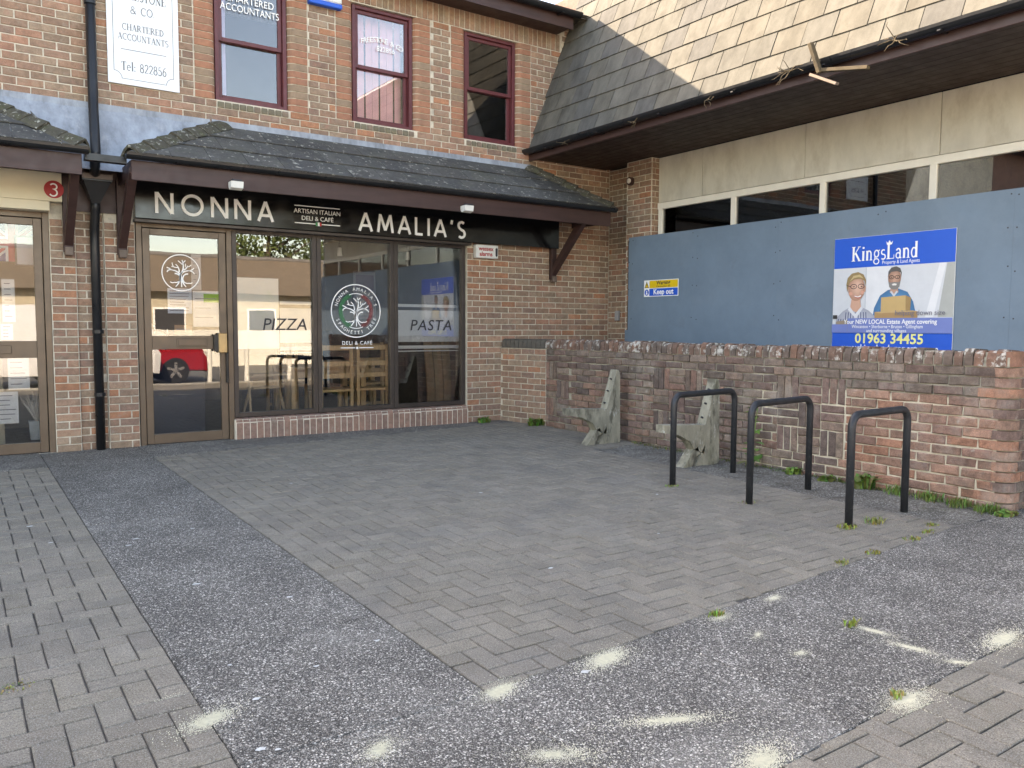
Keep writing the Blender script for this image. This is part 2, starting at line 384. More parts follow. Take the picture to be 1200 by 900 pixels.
# ---------------------------------------------------------------- bricks, tiles, blocks laid piece by piece
CACHE = {}
def piece_geo(L, H, proud, c, jit, seed):
    q = random.Random(seed); j = lambda: q.uniform(-jit, jit)
    x, z = L / 2, H / 2
    ring = lambda dx, y: [(-x + dx + j(), y + j() * .6, -z + dx + j()), (x - dx + j(), y + j() * .6, -z + dx + j()), (x - dx + j(), y + j() * .6, z - dx + j()), (-x + dx + j(), y + j() * .6, z - dx + j())]
    fr = ring(c, -proud); ed = ring(0, -proud + c); bk = [(p[0], .012, p[2]) for p in ed]
    v = fr + ed + bk; f = [(0, 1, 2, 3)]
    for i in range(4):
        k = (i + 1) % 4; f.append((i, i + 4, k + 4, k)); f.append((i + 4, i + 8, k + 8, k + 4))
    return v, f
def in_frame(p, pad=6):
    q = project(p)
    return q is not None and -pad < q[0] < 1200 + pad and -pad < q[1] < 900 + pad
def lay(parent, items, F, mat, pal, name='brick', stuff='brickwork', maxn=300, proud=.008, c=.004, jit=.0012, outward=Vector((0, -1, 0)), tone=.06, dyj=.0025):
    sc = []
    N = (F.to_3x3() @ outward)
    for i, it in enumerate(items):
        u0, u1, v0, v1 = it[:4]
        ctr = F @ Vector(((u0 + u1) / 2, 0, (v0 + v1) / 2)); s = 0
        pr = project(ctr)
        vis = it[5] if len(it) > 5 else True
        if pr and in_frame(ctr) and vis:
            s = (u1 - u0) * (v1 - v0) * (F_PX / pr[2]) ** 2 * abs(N.dot((ctr - Vector((0, 0, CAMZ))).normalized()))
        sc.append((s, i))
    sc.sort(reverse=True); chosen = set(i for s, i in sc[:maxn] if s > 12)
    rest = MB()
    for i, it in enumerate(items):
        u0, u1, v0, v1 = it[:4]; ci = it[4] if len(it) > 4 and it[4] is not None else rnd.randrange(len(pal))
        L, H = u1 - u0, v1 - v0; sd = rnd.randrange(5); dy = rnd.uniform(-dyj, dyj)
        Mx = T((u0 + u1) / 2, dy, (v0 + v1) / 2) @ RY(rnd.uniform(-.35, .35))
        col = pal[ci]; k = 1 + ((sd - 2) * tone); col = (col[0] * k, col[1] * k, col[2] * k)
        if i in chosen:
            key = (mat.name, round(L, 3), round(H, 3), ci, sd, proud, c)
            if key not in CACHE:
                v, f = piece_geo(round(L, 3), round(H, 3), proud, c, jit, sd * 31 + ci)
                CACHE[key] = mesh_from(v, f, [0] * len(f), [col] * len(f), [mat], name=name)
            link(name, CACHE[key], parent, F @ Mx)
        else:
            v, f = piece_geo(L, H, proud, c, jit, rnd.randrange(10 ** 6)); rest.raw(v, f, 0, col, Mx)
    if rest.v: rest.build(stuff, mat, parent, F, kind='stuff')
def bond(u0, u1, v0, v1, opens=(), L=.215, gap=.010, H=.065, shift=0.0, jitter=.003):
    out = []; row = 0; v = v0
    while v + .03 < v1:
        top = min(v + H, v1)
        iv = [(u0, u1)]
        for a, b, c, d in opens:
            if v + .012 < d and top - .012 > c:
                nv = []
                for p, q in iv:
                    if b <= p or a >= q: nv.append((p, q)); continue
                    if a > p: nv.append((p, a))
                    if b < q: nv.append((b, q))
                iv = nv
        off = shift + (row % 2) * (L + gap) / 2
        for p, q in iv:
            k = math.floor((p - off) / (L + gap)); x = off + k * (L + gap)
            while x < q:
                a, b = max(x, p + .004), min(x + L, q - .004)
                a += rnd.uniform(0, jitter); b -= rnd.uniform(0, jitter)
                if b - a > .035: out.append((a, b, v, top))
                x += L + gap
        v += H + gap; row += 1
    return out
def wall_cells(mb, u0, u1, v0, v1, opens, y0, y1, mat=0):
    us = sorted(set([u0, u1] + [min(max(x, u0), u1) for o in opens for x in o[:2]]))
    vs = sorted(set([v0, v1] + [min(max(x, v0), v1) for o in opens for x in o[2:4]]))
    for i in range(len(us) - 1):
        run = None
        for j in range(len(vs) - 1):
            cu, cv = (us[i] + us[i + 1]) / 2, (vs[j] + vs[j + 1]) / 2
            if us[i + 1] - us[i] < 1e-4 or vs[j + 1] - vs[j] < 1e-4: continue
            solid = not any(a < cu < b and c < cv < d for a, b, c, d in opens)
            if solid: run = (run[0], vs[j + 1]) if run else (vs[j], vs[j + 1])
            if (not solid or j == len(vs) - 2) and run:
                mb.box(us[i], us[i + 1], y0, y1, run[0], run[1], mat); run = None
PAL = [(0.291, 0.176, 0.123), (0.273, 0.173, 0.121), (0.306, 0.184, 0.125), (0.255, 0.169, 0.121), (0.291, 0.205, 0.144), (0.325, 0.201, 0.135), (0.243, 0.156, 0.117), (0.282, 0.184, 0.128), (0.364, 0.172, 0.099), (0.306, 0.214, 0.148), (0.266, 0.184, 0.130), (0.325, 0.174, 0.117), (0.301, 0.191, 0.133), (0.276, 0.192, 0.135)]
JPAL = [(.36, .165, .10), (.32, .15, .095), (.30, .16, .105), (.27, .19, .13)]
OPAL = [(.24, .14, .105), (.27, .165, .12), (.185, .12, .098), (.30, .175, .125), (.23, .17, .13), (.155, .112, .094), (.34, .17, .11), (.20, .14, .108), (.175, .132, .106), (.20, .15, .12)]
SPAL = [(.126, .119, .100), (.116, .110, .094), (.136, .127, .106), (.106, .102, .092), (.124, .114, .093)]
CPAL = [(.072, .071, .066), (.064, .064, .060), (.082, .081, .074), (.074, .071, .064), (.059, .058, .055)]
BPAL = [(0.216, 0.187, 0.146), (0.206, 0.181, 0.141), (0.221, 0.193, 0.149), (0.211, 0.183, 0.140), (0.223, 0.195, 0.153), (0.204, 0.177, 0.139)]

FY = 8.93          # front of the shop wall
HEAD = 2.28        # head of door and shop windows

# ================================================================ ground
gm = MB()
xs = [-60, -20, -8, -3, 0, 3, 6, 9, 14, 30, 60]; ys = [-60, -30, -14, -6, -3, 0, 3, 6, 9, 12, 40]
for i in range(len(xs) - 1):
    for j in range(len(ys) - 1):
        q = [(xs[i], ys[j]), (xs[i + 1], ys[j]), (xs[i + 1], ys[j + 1]), (xs[i], ys[j + 1])]
        gm.poly([(a, b, g(b) - .045) for a, b in q])
tag(gm.build('ground', ground_m, center=False), kind='structure')
rm = MB()
for j in range(6):
    a, b = -1.7 - j * 1.6, -1.7 - (j + 1) * 1.6
    rm.poly([(-40, b, g(b) - .035), (40, b, g(b) - .035), (40, a, g(a) - .035), (-40, a, g(a) - .035)])
tag(rm.build('road', asphalt_m, center=False), kind='structure')
km = MB()
for k in range(30):
    x = -12 + k * .92; km.cbox(x, x + .912, -1.7, -1.57, g(-1.6) - .2, g(-1.6) + .03, .01, 0, (.3, .29, .27))
tag(km.build('kerb', pm('kerb_stone', (.32, .31, .28), .9, .15, 6, .3)), kind='structure')

def sheet(x0, x1, ya, yb, name, mat, dz):
    mb = MB(); n = max(1, int((x1 - x0) / .5))
    for i in range(n):
        a, b = x0 + (x1 - x0) * i / n, x0 + (x1 - x0) * (i + 1) / n
        P = [(a, ya(a)), (b, ya(b)), (b, yb(b)), (a, yb(a))]
        mb.poly([(x, y, g(y) + dz) for x, y in P])
    return tag(mb.build(name, mat, center=False), kind='structure')
facade_edge = lambda x: 8.03 + .100 * x        # paving starts here, the strip by the shop lies beyond
front_edge = lambda x: 2.24 + .082 * x
low_edge = lambda x: 1.37 + .05 * x
C_ = lambda v: (lambda x: v)
BX0, BX1 = .655, 1.525

# --- the ground frame: local x = X, local z = -Y... pieces lie flat, their front looks up
def ground_M(x, y): return T(x, y, g(y)) @ RX(-90 + math.degrees(GS) * 1.0)
FG = Matrix(((1, 0, 0, 0), (0, 0, 1, 0), (0, -1, 0, 0), (0, 0, 0, 1)))   # u->X, v->Y, -y->Z
SH = Matrix(((1, 0, 0, 0), (0, 1, 0, 0), (0, .0108, 1, -.0108 * 8.93), (0, 0, 0, 1)))
GF = T(0, 8.93, 0) @ Matrix.Rotation(GS, 4, 'X') @ T(0, -8.93, 0) @ FG    # tilted with the yard
def herring(x0, x1, ya, yb, ox=0, oy=0, W=.1):
    out = []; ymin = min(ya(x0), ya(x1)); ymax = max(yb(x0), yb(x1)); gp = .0022
    i0, i1 = int((x0 - ox) / W) - 3, int((x1 - ox) / W) + 3; j0, j1 = int((ymin - oy) / W) - 3, int((ymax - oy) / W) + 3
    for i in range(i0, i1):
        for j in range(j0, j1):
            t = (i - j) % 4
            if t == 0: r = [ox + i * W, ox + (i + 2) * W, oy + j * W, oy + (j + 1) * W]
            elif t == 2: r = [ox + i * W, ox + (i + 1) * W, oy + (j - 1) * W, oy + (j + 1) * W]
            else: continue
            cx = (r[0] + r[1]) / 2
            r[0] = max(r[0], x0); r[1] = min(r[1], x1); r[2] = max(r[2], ya(cx)); r[3] = min(r[3], yb(cx))
            if r[1] - r[0] < .03 or r[3] - r[2] < .03: continue
            e = gp + rnd.uniform(0, .0015)
            out.append((r[0] + e, r[1] - e, r[2] + e, r[3] - e))
    return out
def paving(name, x0, x1, ya, yb, ox, oy, maxn):
    bed = sheet(x0, x1, ya, yb, name, joint_m, -.006)
    lay(bed, herring(x0, x1, ya, yb, ox, oy), GF, block_m, BPAL, 'paving_block', 'distant_paving_blocks', maxn, proud=.003, c=.004, jit=.0012, tone=.032, dyj=.0018)
    return bed
def slabs(name, rects, mat=agg_m):
    """rects: (x0, x1, y at the front edge as f(x), y at the back edge as f(x))"""
    fn = lambda v: v if callable(v) else (lambda x: v)
    bed = MB()
    for a, b, c, d in rects:
        c, d = fn(c), fn(d); bed.poly([(x, y, g(y) - .008) for x, y in ((a, c(a)), (b, c(b)), (b, d(b)), (a, d(a)))])
    bo = tag(bed.build(name, joint_m, center=False), kind='structure')
    for a, b, c, d in rects:
        c, d = fn(c), fn(d); e = .0018; k = .003; dz = rnd.uniform(-.001, .001)
        O = [(a + e, c(a) + e), (b - e, c(b) + e), (b - e, d(b) - e), (a + e, d(a) - e)]
        N = [(a + e + k, c(a) + e + k), (b - e - k, c(b) + e + k), (b - e - k, d(b) - e - k), (a + e + k, d(a) - e - k)]
        s_ = MB(); v = [(x, y, g(y) + .003 + dz) for x, y in N] + [(x, y, g(y) - .001 + dz) for x, y in O] + [(x, y, g(y) - .03) for x, y in O]
        f = [(0, 1, 2, 3)]
        for i in range(4):
            j = (i + 1) % 4; f.append((i, i + 4, j + 4, j)); f.append((i + 4, i + 8, j + 8, j + 4))
        s_.raw(v, f); s_.build('slab', mat, bo)
    return bo
# strip that runs from the shop down the left of the yard
strip = []
y = 8.085
for h in (.60, .90, .90, .62, .90, .90, .90, .9, .9, .9, .9): strip.append((BX0, BX1, y - h, (facade_edge if not strip else y))); y -= h
slabs('aggregate_path', strip)
# strip along the foot of the shop (its edge drifts away from the wall to the right)
rows = [(-3.0, -2.1), (-2.1, -1.2), (-1.2, -.3), (-.3, BX0), (BX0, BX1), (BX1, 2.4), (2.4, 3.3), (3.3, 4.2), (4.2, 5.1), (5.1, 6.1)]
slabs('aggregate_apron', [(a, b, facade_edge, FY + .3) for a, b in rows])
# strip across the front of the yard
rows = [(BX1 + .9 * k, BX1 + .9 * (k + 1)) for k in range(8)]
slabs('aggregate_crossing', [(a, b, low_edge, front_edge) for a, b in rows])
paving('block_paving', BX1, 5.42, front_edge, facade_edge, .03, .02, 300)
paving('block_paving', 5.42, 6.12, C_(6.35), facade_edge, .03, .02, 60)
paving('block_paving', -3.0, BX0, C_(-1.5), facade_edge, .055, .03, 300)
paving('block_paving', BX1, 6.3, C_(-1.5), low_edge, .01, .04, 300)
sheet(6.3, 14, C_(-1.5), C_(2.2), 'pavement', agg_m, -.004)
# gritty strip under the bench ends and bike stands, between the blocks and the wall
gs = MB()
nx, ny = 10, 46
for i in range(nx):
    for j in range(ny):
        P = []
        for a, b in ((i, j), (i + 1, j), (i + 1, j + 1), (i, j + 1)):
            x = 5.40 + (6.2 - 5.40) * a / nx; yy = 2.66 + (6.40 - 2.66) * b / ny
            P.append((x, yy, g(yy) + .001 + .010 * math.sin(x * 13 + yy * 7) * math.sin(yy * 9.1) * (0 if a in (0,) else 1)))
        gs.poly(P)
tag(gs.build('gravel_verge', grit_m, center=False), kind='structure')

# ================================================================ café building
cafe = thing('cafe_building', (2.5, 11, 0), 'two-storey red brick building with the black-signed deli café on its ground floor', 'building')
UW = [(2.38, 3.15), (3.925, 4.70), (5.435, 6.21)]; UZ0, UZ1 = 3.60, 4.94
opens = [(1.02, 1.27, -.1, 2.35), (.02, .80, 0, HEAD + .02), (1.55, 5.45, -.02, HEAD + .38), (-3.4, .02, 0, HEAD + .02)] + [(a, b, UZ0, UZ1) for a, b in UW]
F0 = T(0, FY, 0)
mopens = opens[:4] + [(a - .10, b + .10, UZ0, UZ1) for a, b in UW]
wm = MB(); wall_cells(wm, -3.4, 7.84, -.1, 5.30, mopens, 0, .28)
for a, b in UW:                                       # mortar behind the rounded jamb bricks
    for s_, x in ((1, a), (-1, b)):
        pj = [(x - s_ * .101, .003), (x - s_ * .082, -.002), (x - s_ * .05, .003), (x - s_ * .026, .02), (x - s_ * .009, .045), (x - s_ * .003, .08), (x - s_ * .003, .28), (x - s_ * .101, .28)]
        wm.prism(pj if s_ < 0 else pj[::-1], UZ0, UZ1, 'xy')
wall = wm.build('wall', mortar_m, cafe, F0)
# ordinary bond everywhere but openings, jambs, sills and the soldier course
jw = .225
skip = opens + [(a - jw, b + jw, UZ0 - .002, UZ1 + .002) for a, b in UW] + [(a, b, UZ0 - .07, UZ0) for a, b in UW] + [(3.3, 6.95, 4.945, 5.30), (1.02, 1.27, -.1, 2.35), (-3.4, .02, -.1, 5.3), (.3, 5.5, 2.30, 3.10)]
items = bond(-1.2, 7.835, -.075, 5.29, skip, shift=.02)
for k in range(48):                                   # soldier course under the eaves
    a = 3.32 + k * .075; items.append((a, a + .065, 4.952, 5.167, rnd.choice((0, 2, 5, 9))))
items += [(a, b, c, d, rnd.choice((0, 1, 2, 3, 6))) for a, b, c, d in bond(5.46, 7.83, 2.325, 3.10, (), shift=.02) + bond(-1.2, .3, 2.325, 3.1, (), shift=.02)]
lay(wall, items, F0, brick_m, PAL, maxn=300)
# set-back brickwork behind the downpipe
pb = MB(); pb.box(1.02, 1.27, .045, .28, -.1, 2.35); wb = pb.build('recess_wall', mortar_m, cafe, F0)
lay(wb, bond(1.022, 1.268, -.075, 2.34, (), shift=.1), T(0, FY + .045, 0), brick_m, PAL, maxn=120)
# the recess has to be open: the front wall stops either side of it (see opens of wall)
# bullnose jambs
prof = [(0, .012), (0, -.008), (.002, -.010), (.135, -.010), (.165, -.004), (.19, .012), (.207, .038), (.215, .075), (.215, .09)]
for side in (0, 1):
    jm = []
    for ci, col in enumerate(JPAL):
        b = MB(); p = [((x if side == 0 else -x), yy) for x, yy in prof]
        if side: p = p[::-1]
        b.prism(p, -.0325, .0325, 'xy', 0, col); jm.append(b.data(jamb_m, name='jamb_brick'))
    for a, b_ in UW:
        for k in range(18):
            z = UZ0 + .0325 + k * .075
            x = a - .217 if side == 0 else b_ + .217
            link('jamb_brick', jm[(k + rnd.randrange(2)) % 4], wall, F0 @ T(x, rnd.uniform(-.001, .001), z))
sp = [(-.014, 0), (-.014, .036), (-.008, .054), (.008, .068), (.03, .073), (.06, .073), (.06, 0)]
sb = []
for col in ((.17, .15, .10), (.15, .13, .09), (.2, .15, .11)):
    b = MB(); b.prism([(y_, z_) for y_, z_ in sp], -.0325, .0325, 'yz', 0, col); sb.append(b.data(jamb_m, name='sill_brick'))
for a, b_ in UW:
    n = 10
    for k in range(n): link('sill_brick', sb[rnd.randrange(3)], wall, F0 @ T(a + .04 + k * (b_ - a - .08) / (n - 1), 0, UZ0 - .0745))
# bullnose soldier sill under the shop windows
sp = [(-.035, 0), (-.035, .165), (-.028, .195), (-.01, .218), (.02, .228), (.09, .230), (.09, 0)]
sb = []
for col in ((.245, .155, .122), (.215, .14, .112), (.27, .165, .125)):
    b = MB(); b.prism(sp, -.0325, .0325, 'yz', 0, col); sb.append(b.data(brick_m, name='sill_brick'))
bk = MB(); bk.box(2.50, 5.45, -.032, .2, -.1, .185); bk.box(2.50, 5.45, -.015, .2, .185, .215); sill = bk.build('shop_sill', pm('sill_mortar', (.62, .55, .45), .95, .1, 20, .3), cafe, F0)
for k in range(39): link('sill_brick', sb[rnd.randrange(3)], sill, F0 @ T(2.545 + k * .0752, rnd.uniform(-.002, .002), .0 + rnd.uniform(-.002, .002)))
# rear and side shell, floors, roof
sh = MB()
sh.box(-12, -3.4, 0, .28, -.1, 5.3); sh.box(-12, 7.84, 7.6, 7.9, -.1, 5.3); sh.box(-12.28, -12, 0, 7.9, -.1, 5.3); sh.box(7.84, 8.1, 0, 7.9, -.1, 6.2)
sh.build('outer_wall', pm('plain_brick', (.23, .13, .10), .9, .2, 9, .4), cafe, F0)
fl = MB(); fl.box(-3.4, 7.8, .29, 7.55, -.06, -.005); fl.build('floor', infloor_m, cafe, F0)
ce = MB(); ce.box(-3.4, 7.8, .29, 7.55, 2.72, 2.95); ce.build('ceiling', inwall_m, cafe, F0)
iw = MB(); iw.box(1.30, 1.38, .29, 5.2, 0, 2.72); iw.box(5.62, 5.70, .29, 5.2, 0, 2.72); iw.box(1.30, 5.70, 5.2, 5.28, 0, 2.72); iw.build('interior_wall', inwall_m, cafe, F0)
iw = MB(); iw.box(1.385, 5.615, 4.9, 5.19, 0, 1.15); iw.build('counter', navy_m, cafe, F0)
iw = MB(); iw.box(-.6, -.55, .29, 2.4, 0, 2.72); iw.box(-.6, 1.29, 2.4, 2.46, 0, 2.72); iw.build('interior_wall', pm('unit_wall', (.5, .47, .4), .9, .1, 3, .05), cafe, F0)
up = MB(); up.box(-3.4, 7.8, 2.2, 2.3, 2.95, 5.3); up.build('upstairs_wall', inwall_m, cafe, F0)
rf = MB()
for sgn, y0, y1, z0, z1 in ((1, -.42, 4.0, 5.33, 7.15), (-1, 8.3, 4.0, 5.33, 7.15)):
    rf.poly([(-12.5, y0, z0), (7.6, y0, z0), (7.6, y1, z1), (-12.5, y1, z1)]); rf.poly([(-12.5, y0, z0 - .05), (7.6, y0, z0 - .05), (7.6, y1, z1 - .05), (-12.5, y1, z1 - .05)][::-1])
roof = rf.build('roof', slate_m, cafe, F0)
ev = MB(); ev.box(-12.5, 6.86, -.36, -.33, 5.13, 5.315); ev.build('eaves_fascia', brown_m, cafe, F0)
ev = MB(); ev.box(-12.5, 6.86, -.33, .0, 5.165, 5.19); ev.build('eaves_soffit', brown_m, cafe, F0)
def halfround(mb, x0, x1, yc, zc, r, t=.006, n=8):
    pts = [(yc + r * math.cos(R(180 + 180 * k / n)), zc + r * math.sin(R(180 + 180 * k / n))) for k in range(n + 1)]
    inn = [(yc + (r - t) * math.cos(R(360 - 180 * k / n)), zc + (r - t) * math.sin(R(360 - 180 * k / n))) for k in range(n + 1)]
    mb.prism(pts + inn, x0, x1, 'yz')
ev = MB(); halfround(ev, -12.5, 6.93, -.42, 5.325, .062)
for x in (1.5, 3.3, 5.1, 6.6): ev.box(x - .02, x + .02, -.49, -.36, 5.255, 5.262)
ev.build('gutter', black_m, cafe, F0)

# upper windows
def upper_window(a, b, k):
    w = MB(); y0, y1 = .055, .115
    def fr(x0, x1, z0, z1, t, ya, yb):
        w.cbox(x0, x0 + t, ya, yb, z0, z1, .003); w.cbox(x1 - t, x1, ya, yb, z0, z1, .003)
        w.cbox(x0 + t, x1 - t, ya, yb, z0, z0 + t, .003); w.cbox(x0 + t, x1 - t, ya, yb, z1 - t, z1, .003)
    fr(a, b, UZ0 + .002, UZ1 - .002, .042, y0 - .015, .15)
    o = w.build('window', mahog_m, cafe, F0)
    for nm, z0, z1, ya in (('sash', 4.235, UZ1 - .044, .07), ('sash', UZ0 + .044, 4.275, .105)):
        w = MB(); fr(a + .044, b - .044, z0, z1, .042, ya, ya + .033); w.build('sash', mahog_m, o, F0)
        p = MB(); p.box(a + .084, b - .084, ya + .014, ya + .019, z0 + .04, z1 - .04); p.build('pane', upglass_m, o, F0)
    c = MB()
    if k == 0:
        for q in range(4): c.box(a + .09 + q * .022, a + .108 + q * .022, .26 + .012 * (q % 2), .265 + .012 * (q % 2), UZ0 - .1, UZ1)
        c.build('curtain', curtain2_m, o, F0)
        text('CHARTERED', .105, white_m, o, F0, (a + b) / 2, 4.70, .066, sx=.88); text('ACCOUNTANTS', .105, white_m, o, F0, (a + b) / 2, 4.60, .066, sx=.80)
    elif k == 1:
        for q in range(7): c.box(a + .07 + q * .095, a + .152 + q * .095, .25, .254, UZ0 - .1, UZ1, M=T(0, .02 * (q % 2), 0))
        c.build('blind', curtain_m, o, F0)
        for i, ch in enumerate('FREESTONE & CO'):
            t = -1 + 2 * i / 13
            text(ch, .085, white_m, o, F0, (a + b) / 2 + t * .25, 4.60 - .05 * t * t, .066)
        text('822856', .08, white_m, o, F0, (a + b) / 2 + .05, 4.50, .066)
    else:
        for q in range(5): c.box(b - .30 + q * .045, b - .262 + q * .045, .25 + .015 * (q % 2), .255 + .015 * (q % 2), UZ0 - .1, UZ1)
        c.build('curtain', curtain_m, o, F0)
    return o
for k, (a, b) in enumerate(UW): upper_window(a, b, k)

# shop front: frames, panes, door
def bay(x0, x1, label=None):
    w = MB(); z0, z1 = .235, HEAD; t = .05
    w.cbox(x0, x0 + t, .03, .11, z0, z1, .003); w.cbox(x1 - t, x1, .03, .11, z0, z1, .003)
    w.cbox(x0 + t, x1 - t, .03, .11, z0, z0 + t, .003); w.cbox(x0 + t, x1 - t, .03, .11, z1 - t, z1, .003)
    o = w.build('shop_window', dkbronze_m, cafe, F0)
    p = MB(); p.box(x0 + t - .005, x1 - t + .005, .066, .074, z0 + t - .005, z1 - t + .005); p.build('pane', glass_m, o, F0)
    return o
b1 = bay(2.512, 3.462); b2 = bay(3.466, 4.436); b3 = bay(4.44, 5.445)
def door(x0, x1, z0, z1, mrail, parent, hinge_right=False):
    """aluminium shop door in its frame; mrail = (z low, z high) of the middle rail"""
    w = MB(); t = .055
    w.cbox(x0, x0 + t, .02, .12, z0, z1, .003); w.cbox(x1 - t, x1, .02, .12, z0, z1, .003); w.cbox(x0 + t, x1 - t, .02, .12, z1 - t, z1, .003)
    o = w.build('door', bronze_m, parent, F0)
    a, b, c, d = x0 + t + .006, x1 - t - .006, z0 + .012, z1 - t - .006; s = .07
    w = MB()
    w.cbox(a, a + s, .035, .085, c, d, .003); w.cbox(b - s, b, .035, .085, c, d, .003)
    w.cbox(a + s, b - s, .035, .085, c, c + .10, .003); w.cbox(a + s, b - s, .035, .085, d - .065, d, .003); w.cbox(a + s, b - s, .035, .085, mrail[0], mrail[1], .003)
    w.build('leaf_frame', bronze_m, o, F0)
    p = MB(); p.box(a + s - .004, b - s + .004, .056, .064, mrail[1] - .004, d - .062); p.build('pane', glass_m, o, F0)
    p = MB(); p.box(a + s - .004, b - s + .004, .056, .064, c + .096, mrail[0] + .004); p.build('pane', glass_m, o, F0)
    return o, a, b
dr, da, db = door(1.562, 2.508, -.005, HEAD, (.985, 1.125), cafe)
w = MB(); w.cbox(1.93, 2.24, .026, .036, 1.01, 1.10, .004); w.cbox(1.945, 2.225, .022, .030, 1.025, 1.085, .003); w.build('letter_plate', bronze_m, dr, F0)
w = MB(); w.cbox(2.345, 2.435, -.02, .034, .945, 1.155, .006); w.build('pull_plate', brass_m, dr, F0)
w = MB(); w.cbox(2.425, 2.445, -.012, .034, .62, .94, .004); w.build('pull_bar', black_m, dr, F0)
w = MB(); w.box(2.30, 2.345, -.01, .03, .96, 1.14); w.build('lock_case', black_m, dr, F0)

# ---------------------------------------------------------------- window lettering
def tree_logo(mb, cx, cz, r, y, col=(.8, .8, .8), w=.011):
    k = r / 1.0
    def S(pts, ww): mb.ribbon([(cx + x * k, cz + z * k) for x, z in pts], ww, y, 0, 0, col); S.n += 1
    S.n = 0
    def curve(p0, p1, p2, n=8): return [((1 - t) ** 2 * p0[0] + 2 * t * (1 - t) * p1[0] + t * t * p2[0], (1 - t) ** 2 * p0[1] + 2 * t * (1 - t) * p1[1] + t * t * p2[1]) for t in [i / n for i in range(n + 1)]]
    W = w * 1.35
    S(curve((-.02, -.15), (.02, -.62), (.30, -.93)), (W, W * .5)); S(curve((-.06, -.15), (-.03, -.62), (-.36, -.93)), (W, W * .5))
    S(curve((.0, -.5), (.02, -.75), (.02, -.95)), W * .6)
    S(curve((-.06, -.15), (-.16, .12), (-.62, .18), 10), (W, w * .7)); S(curve((-.60, .18), (-.85, .2), (-.88, .02)), w * .8); S(curve((-.58, .18), (-.72, .26), (-.9, .34)), w * .7)
    S(curve((-.02, -.15), (.05, .12), (.52, .16), 10), (W, w * .7)); S(curve((.5, .16), (.78, .14), (.86, -.06)), w * .8); S(curve((.52, .16), (.72, .2), (.84, .36)), w * .7)
    S(curve((-.04, -.1), (.28, .3), (.08, .86), 12), (W, w * .7)); S(curve((.1, .55), (.0, .66), (-.18, .80)), w * .7); S(curve((.1, .6), (.2, .75), (.3, .84)), w * .7)
    S(curve((-.12, .05), (-.10, .38), (-.34, .56)), (w, w * .6)); S(curve((-.2, .34), (-.4, .34), (-.6, .42)), w * .7); S(curve((-.42, .36), (-.56, .48), (-.55, .66)), w * .6)
    S(curve((.18, .2), (.4, .3), (.44, .5)), (w, w * .6)); S(curve((.34, .32), (.28, .5), (.3, .62)), w * .6); S(curve((.42, .42), (.55, .42), (.66, .56)), w * .6)
    S(arc(-.36, -.36, .30, .30, 100, -110, 14), (w, w * .7)); S(curve((-.46, -.65), (-.56, -.72), (-.70, -.62)), w * .7)
    S(arc(.40, -.38, .30, .32, 80, 290, 14), (w, w * .7)); S(curve((.5, -.68), (.62, -.72), (.72, -.62)), w * .7)
def ring(mb, cx, cz, r, w, y, a0=0, a1=360, n=48, mat=0, col=(.8, .8, .8)):
    mb.ribbon(arc(cx, cz, r, r, a0, a1, n), w, y, 0, mat, col)
YV = .0635                    # lettering sits on the outer face of the glass
v = MB(); tree_logo(v, 1.995, 1.782, .155, .0545, w=.013); v.build('tree_emblem', white_m, dr, F0); v = MB(); ring(v, 1.995, 1.782, .187, .010, .0545); v.build('emblem_ring', white_m, dr, F0)
v = MB(); LX, LZ, LR = 3.955, 1.415, .310
tree_logo(v, LX, LZ - .002, .19, YV, w=.014); v.build('tree_emblem', white_m, b2, F0); v = MB(); ring(v, LX, LZ, LR, .012, YV); v.build('emblem_ring', white_m, b2, F0)
for a_ in (65, 245): v = MB(); ring(v, LX, LZ, .205, .008, YV, a_, a_ + 50, 12); v.build('emblem_arc', white_m, b2, F0)
v = MB(); ring(v, LX, LZ, .195, .045, YV + .0012, 110, 250, 24); v.build('green_tint', filmg_m, b2, F0)
v = MB(); ring(v, LX, LZ, .195, .045, YV + .0012, -70, 70, 24); v.build('red_tint', filmr_m, b2, F0)
def ring_text(s, r, a0, a1, inside=False, size=.055):
    n = len(s)
    for i, ch in enumerate(s):
        if ch == ' ': continue
        a = a0 + (a1 - a0) * i / (n - 1)
        M = F0 @ T(LX + r * math.cos(R(a)), YV - .001, LZ + r * math.sin(R(a))) @ RY(-(a - 90) if not inside else -(a + 90)) @ RX(90)
        link('lettering', text_data(ch, size, white_m), b2, M)
ring_text("NONNA AMALIA'S", .255, 163, 17); ring_text('SPAGHETTI TREE', .257, 205, 338, True)
text('DELI & CAFÉ', .062, white_m, b2, F0, LX + .01, 1.035, YV, space=1.15)
v = MB(); v.rect(LX - .20, LX - .015, .975, .985, YV); v.rect(LX + .035, LX + .22, .975, .985, YV); v.rect(LX - .004, LX + .022, .965, .992, YV); v.build('underline', white_m, b2, F0)
for bo, x0, x1, word in ((b3, 4.49, 5.395, 'PASTA'), (b1, 3.04, 3.41, 'PIZZA')):
    v = MB(); v.rect(x0, x1, 1.045, 1.435, .0755 if True else 0); v.rect(x0, x1, .96, 1.0, .0755); v.rect(x0, x1, 1.475, 1.51, .0755)
    v.rect(x0, x1, .925, .938, .0755); v.build('frosted_band', film_m, bo, F0)
    text(word, .19, dark_m, bo, F0, 4.96 if word == 'PASTA' else 3.09, 1.245, YV, shear=.18, space=1.12 if word == 'PASTA' else 1.0)
v = MB(); v.box(2.565, 3.03, .0762, .0775, .98, 1.76); v.build('poster', pm('pale_poster', (.85, .84, .76), .8, .08, 3, 0, stains=[((.60, .70, .42), 4, .58, .72, .5)]), b1, F0)

